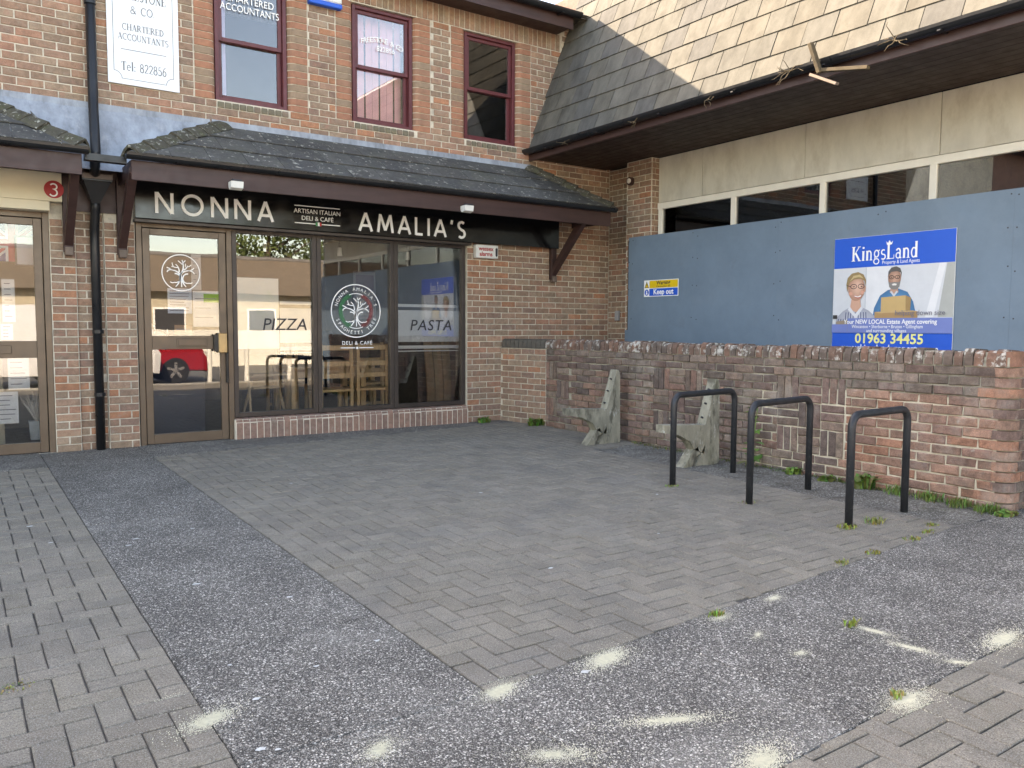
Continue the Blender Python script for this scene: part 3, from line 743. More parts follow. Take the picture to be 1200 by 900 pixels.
# ---------------------------------------------------------------- sans strokes of the shop sign and serif strokes of the painted signs
SANS = {'N': (.70, [[(0, 0), (0, 1)], [(.02, .98), (.68, .02)], [(.70, 0), (.70, 1)]]),
        'O': (1.0, [arc(.5, .5, .46, .46, 0, 360, 36)]),
        'A': (.74, [[(0, 0), (.37, 1.0)], [(.74, 0), (.37, 1.0)], [(.16, .30), (.58, .30)]]),
        'M': (.90, [[(0, 0), (.14, 1)], [(.14, .98), (.45, .12)], [(.45, .12), (.76, .98)], [(.90, 0), (.76, 1)]]),
        'L': (.42, [[(0, 1), (0, .0)], [(0, .05), (.42, .05)]]), 'I': (.06, [[(.03, 0), (.03, 1)]]), "'": (.08, [[(.06, 1.02), (.01, .78)]]),
        'S': (.5, [arc(.25, .745, .21, .21, 40, 270, 12)[:-1] + arc(.25, .265, .22, .225, 90, -140, 12)])}
def stroke_word(par, s, x0, x1, z0, h, w, y, t, font=SANS, col=(1, 1, 1)):
    tot = sum(font[c][0] for c in s) * h
    gap = ((x1 - x0) - tot) / (len(s) - 1); x = x0; n = 0
    for c in s:
        wd, st = font[c]; mb = MB()
        for pts in st:
            mb.ribbon([(x + p[0] * h, z0 + p[1] * h) for p in pts], w, y - .0006 * (n % 4), t, 0, col); n += 1
        mb.build('letter', white_m, par, F0); x += wd * h + gap
def vs(x, z0=0, z1=1, s=.11, both=True):      # thick upright with serifs
    o = [([(x, z0), (x, z1)], .14), ([(x - s - .06, z0 + .02), (x + s + .06, z0 + .02)], .045)]
    if both: o.append(([(x - s - .06, z1 - .02), (x + s + .06, z1 - .02)], .045))
    return o
def hz(x0, x1, z): return [([(x0, z), (x1, z)], .05)]
SERIF = {
 'A': (.8, [([(.10, .0), (.40, 1)], .05), ([(.40, 1), (.70, 0)], .14)] + hz(.2, .6, .34) + hz(-.02, .22, .02) + hz(.56, .86, .02)),
 'C': (.75, [(arc(.42, .5, .36, .48, 50, 310, 18), .10), ([(.66, .98), (.66, .72)], .04)]),
 'D': (.8, vs(.15) + [(arc(.25, .5, .45, .47, -88, 88, 14), .11), ([(.15, .03), (.28, .03)], .05), ([(.15, .97), (.28, .97)], .05)]),
 'E': (.68, vs(.15) + hz(.15, .6, .97) + hz(.15, .48, .5) + hz(.15, .62, .03) + [([(.6, .97), (.6, .75)], .04), ([(.62, .03), (.62, .27)], .04)]),
 'F': (.64, vs(.15) + hz(.15, .6, .97) + hz(.15, .48, .5) + [([(.6, .97), (.6, .75)], .04)]),
 'H': (.85, vs(.15) + vs(.70) + hz(.15, .7, .5)),
 'N': (.85, [([(.15, 0), (.15, 1)], .05), ([(.13, 1), (.70, 0)], .13), ([(.70, 0), (.70, 1)], .05)] + hz(0, .28, .02) + hz(.02, .2, .98) + hz(.56, .86, .98)),
 'O': (.82, [(arc(.41, .5, .36, .48, 0, 360, 28), .10)]),
 'R': (.8, vs(.15) + [(arc(.3, .74, .27, .23, -90, 90, 10), .10), ([(.15, .97), (.3, .97)], .05), ([(.15, .51), (.3, .51)], .05), ([(.35, .5), (.74, .02)], .12)]),
 'S': (.58, [(arc(.28, .74, .21, .23, 45, 270, 10)[:-1] + arc(.28, .26, .23, .245, 90, -140, 10), .10)]),
 'T': (.72, vs(.36, 0, 1, .1, False) + hz(.04, .68, .97) + [([(.05, .98), (.05, .75)], .04), ([(.67, .98), (.67, .75)], .04)]),
 'U': (.8, [([(.15, 1), (.15, .35)], .12), (arc(.40, .36, .25, .34, 180, 360, 12), .08), ([(.65, .35), (.65, 1)], .05)] + hz(0, .3, .98) + hz(.52, .8, .98)),
 '&': (.85, [(arc(.36, .76, .17, .2, -60, 240, 12), .08), ([(.26, .60), (.74, .02)], .12), (arc(.32, .26, .26, .25, 110, 330, 10), .09), ([(.54, .14), (.72, .5)], .05)]),
 '.': (.25, [([(.1, .0), (.1, .1)], .12)]), ' ': (.45, []), ':': (.25, [([(.1, .02), (.1, .13)], .13), ([(.1, .45), (.1, .56)], .13)]),
 'e': (.56, [(arc(.27, .33, .22, .31, 0, 310, 14), .08)] + hz(.08, .48, .36)), 'l': (.32, vs(.15, 0, 1.05, .06)),
 '8': (.58, [(arc(.28, .75, .19, .22, 0, 360, 18), .08), (arc(.28, .27, .23, .26, 0, 360, 18), .09)]),
 '2': (.58, [(arc(.28, .73, .21, .25, 165, -30, 10) + [(.08, .05)], .09)] + hz(.06, .54, .05)),
 '5': (.58, [([(.5, .96), (.16, .96), (.13, .55)], .06), (arc(.26, .32, .25, .30, 110, -140, 12), .10)]),
 '6': (.58, [(arc(.30, .30, .22, .28, 0, 360, 18), .09), (arc(.52, .32, .44, .66, 95, 180, 8), .08)]),
 'K': (.85, vs(.15) + [([(.2, .42), (.68, .98)], .05), ([(.34, .56), (.72, .02)], .13)] + hz(.54, .8, .98) + hz(.58, .88, .02)),
 'i': (.32, vs(.15, 0, .66, .06) + [([(.15, .82), (.15, .95)], .13)]),
 'n': (.64, vs(.13, 0, .66, .05) + [(arc(.30, .42, .18, .22, 170, 0, 8) + [(.48, .02)], .09)] + hz(.36, .6, .02)),
 'g': (.58, [(arc(.27, .42, .19, .23, 0, 360, 16), .08), (arc(.27, -.10, .23, .18, 0, 360, 16), .07), ([(.42, .6), (.56, .66)], .06), ([(.14, .22), (.12, .08)], .06)]),
 's': (.48, [(arc(.23, .49, .16, .16, 45, 270, 8)[:-1] + arc(.23, .18, .18, .165, 90, -140, 8), .08)]),
 'L': (.68, vs(.15) + hz(.15, .62, .03) + [([(.62, .03), (.62, .28)], .04)]),
 'a': (.56, [(arc(.25, .47, .16, .18, 160, 0, 8) + [(.41, .05), (.52, .03)], .09), (arc(.24, .2, .17, .18, 0, 360, 14), .07)]),
 'd': (.62, vs(.44, 0, 1.05, .05) + [(arc(.24, .33, .19, .31, 0, 360, 16), .08)])}
def serif_line(par, F, mat, s, cx, z0, h, y, width=None, bold=1.0, single=True):
    mb = MB(); col = (1, 1, 1)
    tot = sum(SERIF[c][0] + .06 for c in s) * h; k = (width / tot) if width else 1.0; x = cx - tot * k / 2; n = 0
    for c in s:
        wd, st = SERIF[c]
        for pts, w in st:
            mb.ribbon([(x + p[0] * h * k, z0 + p[1] * h) for p in pts], w * h * bold, y - .0003 * (n % 5), 0, 0, col); n += 1
        x += (wd + .06) * h * k
        if not single and mb.v: mb.build('letter', mat, par, F); mb = MB()
    if single: mb.build('lettering', mat, par, F)

# shop sign board
sg = thing('shop_sign', (4.18, FY - .08, 2.30), "long black sign board with white NONNA AMALIA'S lettering above the shop windows", 'sign')
w = MB(); w.cbox(1.535, 6.83, -.135, -.03, 2.295, 2.66, .004); w.build('board', signblack_m, sg, F0)
w = MB(); w.cbox(1.535, 5.46, -.10, .02, 2.262, 2.294, .003); w.build('bottom_trim', dkbronze_m, sg, F0)
stroke_word(sg, 'NONNA', 1.735, 2.905, 2.355, .208, .030, -.146, .008)
stroke_word(sg, "AMALIA'S", 3.915, 5.335, 2.335, .208, .030, -.146, .008)
text('ARTISAN ITALIAN', .068, white_m, sg, F0, 3.415, 2.50, -.138); text('DELI & CAFÉ', .068, white_m, sg, F0, 3.415, 2.425, -.138)
w = MB(); w.rect(3.15, 3.68, 2.553, 2.563, -.138); w.rect(3.15, 3.39, 2.365, 2.375, -.138); w.rect(3.46, 3.68, 2.365, 2.375, -.138); w.rect(3.415, 3.437, 2.35, 2.39, -.138); w.build('rule', white_m, sg, F0)
w = MB(); w.rect(3.393, 3.413, 2.35, 2.39, -.138, 0, (.02, .25, .08)); w.rect(3.439, 3.459, 2.35, 2.39, -.138, 0, (.45, .03, .03)); w.build('flag_mark', attr_m, sg, F0)
# blank return board on the right is part of the same sign: the jamb post below it belongs to the canopy bracket
fs = thing('shop_sign', (-.5, FY - .1, 2.30), 'plain cream sign board over the door numbered three', 'sign')
w = MB(); w.cbox(-3.0, .905, -.135, -.03, 2.39, 2.655, .003); w.cbox(-3.0, .80, -.1345, -.03, 2.30, 2.388, .003); w.build('board', cream_m, fs, F0)
for k in range(4):
    w = MB(); w.cbox(-3.0, .905, -.15 - .006 * k, -.03, 2.657 + k * .03, 2.684 + k * .03, .003); w.build('batten', greybrown_m, fs, F0)
nb = thing('number_plaque', (.84, FY - .14, 2.42), 'round red plaque with a white figure 3 on the cream board', 'plaque')
w = MB(); w.prism([(.838 + .082 * math.cos(2 * math.pi * k / 28), 2.50 + .082 * math.sin(2 * math.pi * k / 28)) for k in range(28)], -.142, -.136, 'xz'); w.build('disc', red_m, nb, F0)
w = MB(); w.ribbon(arc(.835, 2.525, .028, .026, 150, -80, 10)[:-1] + arc(.832, 2.47, .032, .032, 80, -150, 10), .013, -.1435); w.build('numeral', white_m, nb, F0)

# ================================================================ canopies
CY = -.83; CZB = 2.79; CZT = 3.33             # local y of the front edge, low and high heights
def canopy(name, x0, x1, hip0, hip1, label):
    o = thing(name, ((x0 + x1) / 2, FY - .4, 2.56), label, 'canopy')
    s = Vector((0, -CY, CZT - CZB)); L = s.length; s.normalize(); n = Vector((1, 0, 0)).cross(s)
    FS = F0 @ frame((0, CY, CZB), (1, 0, 0), s, n)
    left = lambda t: x0 + (hip0 - x0) * t / L; right = lambda t: x1 + (hip1 - x1) * t / L
    m_ = MB(); m_.poly([(x0, 0, 0), (x1, 0, 0), (hip1, L, 0), (hip0, L, 0)]); m_.poly([(x0, 0, -.03), (hip0, L, -.03), (hip1, L, -.03), (x1, 0, -.03)])
    ro = m_.build('roof', slate_m, o, FS, center=False)
    gauge = .328; W = .36; items = []
    rest = MB()
    for r_ in range(3):
        t0 = r_ * gauge - .02; t1 = min(t0 + gauge + .05, L)
        x = x0 - W + (r_ % 2) * W / 2
        while x < x1 + W:
            a, b = x + .002, x + W - .002
            P = [(max(a, left(t0)), t0), (min(b, right(t0)), t0), (min(b, right(t1)), t1), (max(a, left(t1)), t1)]
            x += W
            if P[1][0] - P[0][0] < .02 and P[2][0] - P[3][0] < .02: continue
            if P[1][0] < P[0][0]: P[1] = (P[0][0] + .001, t0)
            if P[2][0] < P[3][0]: P[2] = (P[3][0] + .001, t1)
            h0, h1 = .022 + rnd.uniform(0, .003), .008; mb = MB(); col = rnd.choice(CPAL)
            hh = lambda p: h0 if p[1] == t0 else h1
            v_ = [(p[0], p[1], hh(p)) for p in P] + [(p[0], p[1], hh(p) - .009) for p in P]
            mb.raw(v_, [(0, 1, 2, 3), (7, 6, 5, 4), (0, 4, 5, 1), (1, 5, 6, 2), (2, 6, 7, 3), (3, 7, 4, 0)], 0, col)
            if P[1][0] < -1.2: rest.raw(v_, [(0, 1, 2, 3), (7, 6, 5, 4), (0, 4, 5, 1), (1, 5, 6, 2), (2, 6, 7, 3), (3, 7, 4, 0)], 0, col)
            else: mb.build('slate', slate_m, ro, FS)
    if rest.v: rest.build('distant_slates', slate_m, ro, FS, kind='stuff')
    # soffit, fascia, gutter
    w = MB(); w.box(x0 + .04, x1 - .04, CY + .05, -.0, 2.672, 2.69); w.build('soffit', soffit_m, o, F0)
    w = MB(); w.cbox(x0 + .03, x1 - .03, CY + .035, CY + .06, 2.555, 2.735, .003); w.build('fascia_board', brown_m, o, F0)
    for xe in (x0 + .03, x1 - .055):
        w = MB(); w.box(xe, xe + .025, CY + .062, -.005, 2.60, 2.735); w.build('end_board', brown_m, o, F0)
    w = MB(); halfround(w, x0 - .02, x1 + .02, CY + .0, 2.785, .055); w.build('gutter', black_m, o, F0)
    return o
def hip_tiles(o, x0, x1, n=7):
    a, b = Vector((x0, CY + .02, CZB + .02)), Vector((x1, 0, CZT + .02)); d = (b - a); Ls = d.length; d.normalize()
    side = d.cross(Vector((0, 0, 1))).normalized(); up_ = side.cross(d)
    for k in range(n):
        mb = MB(); t0, t1 = Ls * k / n, Ls * (k + 1) / n + .02; jz = rnd.uniform(-.006, .006); jr = rnd.uniform(-.01, .01)
        pr = [(-.12, -.055), (-.06, .005), (0, .042), (.06, .005), (.12, -.055)]
        v_ = []
        for t, lift in ((t0, .018), (t1, .0)):
            for q in pr: v_.append(tuple(a + d * t + side * (q[0] + jr) + up_ * (q[1] + lift + jz)))
            for q in pr: v_.append(tuple(a + d * t + side * (q[0] + jr) * .9 + up_ * (q[1] + lift + jz - .022)))
        f_ = [(i, i + 1, i + 11, i + 10) for i in range(4)] + [(i + 5, i + 15, i + 16, i + 6) for i in range(4)] + [(i, i + 5, i + 6, i + 1) for i in range(4)] + [(i + 10, i + 11, i + 16, i + 15) for i in range(4)]
        mb.raw(v_, f_); mb.build('hip_tile', moss_m, o, F0)
def bracket(o, x, zb=1.93, w_=.085, lo=.05):
    w = MB(); w.cbox(x - w_ / 2, x + w_ / 2, -.075, -.012, zb, 2.67, .004); w.build('bracket_post', brown_m, o, F0)
    w = MB(); w.cbox(x - w_ / 2 + .008, x + w_ / 2 - .008, -.10, -.014, zb - .03, zb + .045, .004); w.build('bracket_foot', greybrown_m, o, F0)
    w = MB(); w.prism([(-.075, zb + .06), (-.075, zb + .17), (CY + .17, 2.67), (CY + .07, 2.67), (CY + .07, 2.62)], x - .036, x + .036, 'yz'); w.build('bracket_strut', brown_m, o, F0)
cn = canopy('canopy', 1.37, 7.20, 2.43, 6.42, 'slated lean-to canopy on brown brackets over the deli sign')
hip_tiles(cn, 1.39, 2.43); hip_tiles(cn, 7.18, 6.42)
bracket(cn, 1.425); bracket(cn, 6.795, 1.88)
cl = canopy('canopy', -6.0, 1.03, -6.0, .13, 'slated lean-to canopy over the door numbered three')
hip_tiles(cl, 1.01, .13); bracket(cl, .955)
# lead sheet in the valley between the two canopies, flashings up the wall
ld = thing('lead_flashing', (1.28, FY - .3, 2.75), 'grey lead sheet dressed between the two canopies and up the wall', 'flashing')
w = MB()
def lead_sheet(P, nx=12, ny=8):
    for i in range(nx):
        for j in range(ny):
            q = []
            for a, b in ((i, j), (i + 1, j), (i + 1, j + 1), (i, j + 1)):
                s_, t = a / nx, b / ny
                p = (Vector(P[0]) * (1 - s_) + Vector(P[1]) * s_) * (1 - t) + (Vector(P[3]) * (1 - s_) + Vector(P[2]) * s_) * t
                q.append(p + Vector((0, -.35, .9)) * .006 * math.sin(a * 2.1 + b) * math.sin(b * 1.7))
            w.poly(q)
lead_sheet([(.80, -.34, CZB - .10), (1.75, -.34, CZB - .10), (2.45, -.03, CZT - .012), (.08, -.03, CZT - .012)], 22, 12); w.build('valley_sheet', lead_m, ld, F0, smooth=True)
w = MB(); w.box(-3, 2.30, -.022, -.010, CZT - .03, CZT + .05); w.build('wall_flashing', lead_m, ld, F0)
l2 = thing('lead_flashing', (5, FY - .03, 3.3), 'thin lead strip along the top of the café canopy and down its right hip', 'flashing')
w = MB(); w.box(2.32, 6.46, -.026, -.010, CZT - .01, CZT + .055)
w.prism([(6.46, CZT + .055), (7.25, CZB + .07), (7.25, CZB - .02), (6.46, CZT - .1)], -.024, -.010, 'xz'); w.build('wall_flashing', lead_m, l2, F0)
w = MB(); w.poly([(6.42, -.012, CZT - .01), (7.18, CY + .02, CZB - .01), (7.24, -.012, CZB - .01)]); w.build('hip_sheet', lead_m, l2, F0)
# roof lamps under the canopy
for x, lb in ((2.318, 'small white floodlight under the canopy above the word NONNA'), (4.934, "small white floodlight under the canopy above the word AMALIA'S")):
    o = thing('floodlight', (x, FY + CY + .12, 2.55), lb, 'lamp', None)
    w = MB(); w.prism([(-.075, 2.62), (-.06, 2.56), (.0, 2.545), (.033, 2.57), (.033, 2.62)], x - .058, x + .058, 'yz', M=T(0, CY, 0)); w.build('housing', whitepl_m, o, F0)
    w = MB(); w.box(x - .045, x + .045, -.074, -.02, 2.621, 2.64, M=T(0, CY, 0)); w.build('lens', dark_m, o, F0)

# downpipe with hopper
dp = thing('downpipe', (1.185, FY - .06, 0), 'black plastic downpipe with a hopper between the two canopies', 'pipe')
w = MB(); w.tube([(1.195, -.09, 5.28), (1.20, -.09, 3.5), (1.19, -.16, 3.3), (1.165, -.40, 2.85), (1.16, -.38, 2.74), (1.18, -.16, 2.62)], .045, 14); w.build('upper_pipe', black_m, dp, F0, smooth=True)
w = MB(); w.tube([(1.185, -.14, 2.44), (1.185, -.13, 2.36), (1.185, -.03, 2.15), (1.185, -.02, 2.05), (1.185, -.02, 0.0)], .043, 14); w.build('lower_pipe', black_m, dp, F0, smooth=True)
w = MB()
for z, hx, hy in ((2.635, .125, .10), (2.585, .125, .10)): pass
w.box(1.065, 1.32, -.26, -.02, 2.60, 2.66)
for (xa, ya, xb, yb, z0, z1) in ((1.075, -.25, 1.31, -.03, 2.40, 2.598),):
    v_ = [(1.15, -.18, z0), (1.22, -.18, z0), (1.22, -.10, z0), (1.15, -.10, z0), (xa, ya, z1), (xb, ya, z1), (xb, yb, z1), (xa, yb, z1)]
    w.raw(v_, [(3, 2, 1, 0), (4, 5, 6, 7), (0, 1, 5, 4), (1, 2, 6, 5), (2, 3, 7, 6), (3, 0, 4, 7)])
w.build('hopper', black_m, dp, F0)
w = MB(); w.cbox(1.06, 1.325, -.268, -.262, 2.615, 2.662, .002); w.build('hopper_rim', greybrown_m, dp, F0)
for z in (4.3, 1.17, .55):
    w = MB(); w.tube([(1.19 if z < 2 else 1.196, -.02 if z < 2 else -.09, z - .018), (1.19 if z < 2 else 1.196, -.02 if z < 2 else -.09, z + .018)], .052, 14); w.build('pipe_clip', black_m, dp, F0)
w = MB(); w.box(.99, 1.40, -.02, -.004, 2.33, 2.74); w.build('back_board', brown_m, dp, F0)
w = MB(); w.box(1.03, 1.37, -.75, -.66, 2.70, 2.76); w.build('gutter_outlet', black_m, dp, F0)

# accountants' board, burglar alarm boxes
SX0, SX1 = 1.345, 2.005
ac = thing('wall_sign', (1.675, FY - .02, 3.6), "tall white accountants' board with thin border and dark serif lettering", 'sign')
w = MB(); w.cbox(SX0, SX1, -.03, -.012, 3.60, 5.0, .002); w.build('board', pm('sign_white', (.74, .77, .80), .45, .04, 3, 0), ac, F0)
w = MB(); cx = (SX0 + SX1) / 2; b0, b1, bz = SX0 + .055, SX1 - .055, 3.655
pts = [(b0, 4.95), (b0, bz + .07)] + [(b0 + .07 * math.sin(R(a)), bz + .07 * math.cos(R(a)) * 1) for a in (15, 35, 55, 75)] + [(b0 + .07, bz), (b1 - .07, bz)] + [(b1 - .07 * math.cos(R(a)), bz + .07 * math.sin(R(a))) for a in (15, 35, 55, 75)] + [(b1, bz + .07), (b1, 4.95)]
w.ribbon(pts, .005, -.0312); w.rect(cx - .21, cx + .21, 3.935, 3.941, -.0312); w.build('border', grey_ink_m, ac, F0)
for s_, z_, h_, wd_ in (('Tel: 822856', 3.735, .085, .42), ('ACCOUNTANTS', 4.03, .062, .47), ('CHARTERED', 4.125, .062, .385), ('& CO.', 4.29, .075, .23), ('FREESTONE', 4.42, .085, .44)):
    serif_line(ac, F0, grey_ink_m, s_, cx, z_, h_, -.0316, wd_, .95)
al = thing('alarm_box', (3.565, FY - .05, 4.8), 'white and blue burglar alarm box high between two upstairs windows', 'alarm box')
w = MB(); w.cbox(3.375, 3.755, -.085, -.012, 4.845, 5.18, .012); w.build('cover', whitepl_m, al, F0)
w = MB(); w.cbox(3.373, 3.757, -.088, -.012, 4.79, 4.843, .008); w.build('base_band', blue_m, al, F0)
al = thing('alarm_box', (5.70, FY - .05, 2.11), 'small white burglar alarm box with red lettering beside the end shop window', 'alarm box')
w = MB(); w.cbox(5.535, 5.875, -.085, -.012, 2.115, 2.285, .008); w.build('cover', whitepl_m, al, F0)
text('wessex', .075, red_m, al, F0, 5.685, 2.232, -.087, bold=.002); text('alarms', .075, red_m, al, F0, 5.685, 2.165, -.087, bold=.002)
w = MB(); w.prism([(5.83, 2.15), (5.845, 2.135), (5.86, 2.15), (5.862, 2.24), (5.845, 2.255), (5.828, 2.24)], -.0875, -.086, 'xz'); w.build('emblem', dark_m, al, F0)

# ================================================================ unit three, left of the downpipe
d3, a3, b3_ = door(-.12, .80, -.005, HEAD + .02, (.92, 1.08), cafe)
w = MB(); w.cbox(.2, .46, .026, .036, .96, 1.04, .004); w.build('letter_plate', bronze_m, d3, F0)
w = MB(); z0, z1 = .01, HEAD + .02
w.cbox(-3.38, -.14, .03, .11, z0, z0 + .4, .003); w.cbox(-3.38, -.14, .03, .11, z1 - .06, z1, .003)
for x in (-3.38, -2.3, -1.22, -.19): w.cbox(x, x + .05, .03, .11, z0 + .402, z1 - .062, .003)
sw = w.build('shop_window', bronze_m, cafe, F0)
for x in (-3.33, -2.25, -1.17): 
    w = MB(); w.box(x, x + 1.03 if x < -1.2 else -.19, .066, .074, z0 + .4, z1 - .06); w.build('pane', glass_m, sw, F0)
def notice(name, x0, x1, z0, z1, y, label, lines=5, col=paper_m, group=None):
    o = thing(name, ((x0 + x1) / 2, FY + y, z0), label, 'notice', group)
    w = MB(); w.box(x0, x1, y, y + .001, z0, z1); w.build('sheet', col, o, F0)
    if lines:
        w = MB()
        for i in range(lines):
            z = z1 - (z1 - z0) * (i + .8) / (lines + .8); w.rect(x0 + .02, x1 - .02 - rnd.uniform(0, .3) * (x1 - x0), z - .004, z + .004, y - .0008)
        w.build('print', ink_m, o, F0)
    return o
notice('notice', .40, .505, 1.26, 1.66, .068, 'tall white notice inside the upper glass of door three', 7)
notice('notice', .38, .48, 1.09, 1.24, .068, 'small white notice just above the letter plate of door three', 4)
notice('notice', .425, .60, .62, .92, .068, 'printed photo notice low on door three under the letter plate', 5)
notice('notice', .33, .50, .30, .60, .0685, 'black and white notice near the foot of door three', 6)
fl_ = thing('flag', (.5, FY + .35, 1.80), 'small Union Jack hanging inside the top of door three', 'flag')
w = MB(); fx0, fx1, fz0, fz1, fy = .30, .72, 1.84, 2.20, .30
w.box(fx0, fx1, fy, fy + .003, fz0, fz1, 0, (.03, .05, .22)); cx_, cz_ = (fx0 + fx1) / 2, (fz0 + fz1) / 2
for a, b in (((fx0, fz0), (fx1, fz1)), ((fx0, fz1), (fx1, fz0))): w.ribbon([a, b], .07, fy - .001, 0, 0, (.7, .7, .7)); w.ribbon([a, b], .028, fy - .002, 0, 0, (.5, .03, .04))
w.rect(cx_ - .055, cx_ + .055, fz0, fz1, fy - .003, 0, (.7, .7, .7)); w.rect(fx0, fx1, cz_ - .055, cz_ + .055, fy - .0035, 0, (.7, .7, .7))
w.rect(cx_ - .032, cx_ + .032, fz0, fz1, fy - .0045, 0, (.5, .03, .04)); w.rect(fx0, fx1, cz_ - .032, cz_ + .032, fy - .005, 0, (.5, .03, .04)); w.build('cloth', attr_m, fl_, F0)
pc = thing('picture', (.62, FY + .28, 1.76), 'small dark-framed picture inside the top of door three', 'picture')
w = MB(); w.box(.53, .70, .255, .268, 1.80, 2.09, 0, (.03, .03, .03)); w.rect(.545, .685, 1.815, 2.075, .2535, 0, (.5, .52, .55)); w.build('frame', attr_m, pc, F0)
vz = thing('vase', (.66, FY + .20, .11), 'pale vase of dried pampas stems inside the foot of door three', 'vase')
w = MB(); w.prism([(.60, .12), (.72, .12), (.735, .30), (.585, .30)], .14, .26, 'xz'); w.build('pot', pm('pale_pot', (.35, .40, .42), .6), vz, F0)
w = MB()
for k in range(16):
    a = rnd.uniform(-.16, .05); w.tube([(.66, .2, .28), (.66 + a * .5, .2 + rnd.uniform(-.04, .04), .42), (.66 + a, .2 + rnd.uniform(-.06, .04), .50 + rnd.uniform(0, .14))], [.004, .008, .003], 5)
w.build('stems', pm('pampas', (.50, .47, .42), .9), vz, F0)
cb = thing('cabinet', (.2, FY + 1.2, 0), 'pale cabinet standing inside door three', 'cabinet')
w = MB(); w.cbox(-.45, .42, .9, 1.4, 0.0, 1.85, .01); w.build('carcass', cream_m, cb, F0)
w = MB(); w.rect(-.44, .41, 1.2, 1.215, .898); w.rect(-.44, .41, 1.5, 1.515, .898); w.build('shelf_edge', ink_m, cb, F0)
# notices in the café door
notice('notice', 1.86, 2.10, 1.36, 1.62, .072, 'pale blue printed menu inside the café door', 8, pm('menu_paper', (.55, .62, .72), .8, .05, 9, 0))
notice('notice', 2.11, 2.40, 1.22, 1.60, .073, 'large white notice inside the café door', 3)
notice('notice', 2.10, 2.20, 1.61, 1.98, .074, 'narrow grey notice above the white sheet in the café door', 6, pm('grey_paper', (.42, .42, .42), .8, .05, 9, 0))
notice('notice', 2.22, 2.38, 1.48, 1.57, .0725, 'bright green sticker in the café door', 0, pm('green_paper', (.25, .55, .05), .8, .05, 9, 0))
notice('notice', 1.92, 2.10, 1.14, 1.24, .0735, 'small brown sign above the café letter plate', 1, pm('brown_paper', (.42, .27, .16), .8, .1, 9, 0))

# ================================================================ vacant building on the right
YEND = -1.6
vb = thing('vacant_building', (8.2, 4, 0), 'vacant building with steep slated mansard, deep brown soffit and concrete-topped window band', 'building')
FV = T(7.75, 0, 0) @ FACE_W                        # local x = -Y, front looks to -X
def vx(y): return -y
# return wall and pier
w = MB(); w.box(7.842, 8.1, 8.30, 8.93, -.1, 3.46); rw = w.build('return_wall', mortar_m, vb)
lay(rw, bond(-8.925, -8.31, -.045, 3.45, (), shift=.03), T(7.842, 0, 0) @ FACE_W, brick_m, PAL, maxn=90)
w = MB(); w.box(7.635, 8.1, 7.862, 8.34, -.1, 3.46); pr = w.build('pier', mortar_m, vb)
lay(pr, bond(-8.338, -7.864, -.045, 3.45, (), shift=.01), T(7.635, 0, 0) @ FACE_W, brick_m, PAL, maxn=120)
lay(pr, bond(7.637, 8.09, -.045, 3.45, (), shift=.05), T(0, 7.862, 0), brick_m, PAL, maxn=60)
# concrete header panels
ch = MB(); ch.box(7.80, 8.0, YEND, 7.86, 2.83, 3.46); hd = ch.build('header_beam', conc_m, vb)
ys_ = [7.855, 7.10, 5.62, 4.14, 2.66, 1.18, -.30, YEND]
for k in range(len(ys_) - 1):
    w = MB(); w.cbox(7.75 + (k % 2) * .002, 7.80, ys_[k + 1] + .003, ys_[k] - .003, 2.875, 3.458, .004); w.build('concrete_panel', conc_m, hd)
# window band
mull = [7.846, 6.632, 5.422, 4.228, 3.03, 1.83, .63, -.57, YEND + .03]
w = MB()
w.cbox(7.735, 7.80, YEND, 7.855, 2.79, 2.868, .004); w.cbox(7.735, 7.80, YEND, 7.855, 1.15, 1.20, .004)
for y_ in mull: w.cbox(7.737, 7.80, y_ - .075, y_ - .005, 1.202, 2.798, .004)
wb_ = w.build('window_band', frame_w_m, vb)
for k in range(len(mull) - 1):
    w = MB(); w.box(7.765, 7.772, mull[k + 1] - .005, mull[k] - .075, 1.20, 2.80); w.build('pane', glass_m, wb_)
w = MB(); w.box(7.80, 8.0, YEND, 7.86, -.1, 1.15); w.build('plinth_wall', brick_m, vb)
w = MB(); w.box(9.6, 9.7, YEND, 8.3, 0, 3.45); w.box(7.8, 9.6, YEND, YEND + .1, 0, 3.45); w.box(7.8, 9.7, YEND, 8.3, 3.46, 3.52); w.box(7.8, 9.7, YEND, 8.3, -.12, 0.0); w.build('interior_shell', navy_m, vb)
# soffit boards
w = MB(); w.box(6.43, 8.1, YEND, 8.92, 3.478, 3.50); sf = w.build('soffit', soffit_m, vb)
for k in range(10):
    a = 6.435 + k * .1315; w = MB(); w.cbox(a, a + .127, YEND, 8.915, 3.462 + rnd.uniform(0, .002), 3.478, .003); w.build('soffit_board', soffit_m, sf)
w = MB(); w.cbox(6.40, 6.43, YEND - .02, 8.915, 3.43, 3.58, .004); w.build('fascia_board', brown_m, vb)
gt = MB(); FGt = Matrix(((0, 1, 0, 0), (-1, 0, 0, 0), (0, 0, 1, 0), (0, 0, 0, 1)))
halfround(gt, -8.91, -YEND + .02, 6.345, 3.565, .062)
gut = gt.build('gutter', black_m, vb, Matrix(((0, 1, 0, 0), (-1, 0, 0, 0), (0, 0, 1, 0), (0, 0, 0, 1))))
for k in range(9):
    y_ = 8.4 - k * 1.0; w = MB(); w.cbox(6.278, 6.41, y_ - .015, y_ + .015, 3.50, 3.512, .002); w.build('gutter_clip', black_m, vb)
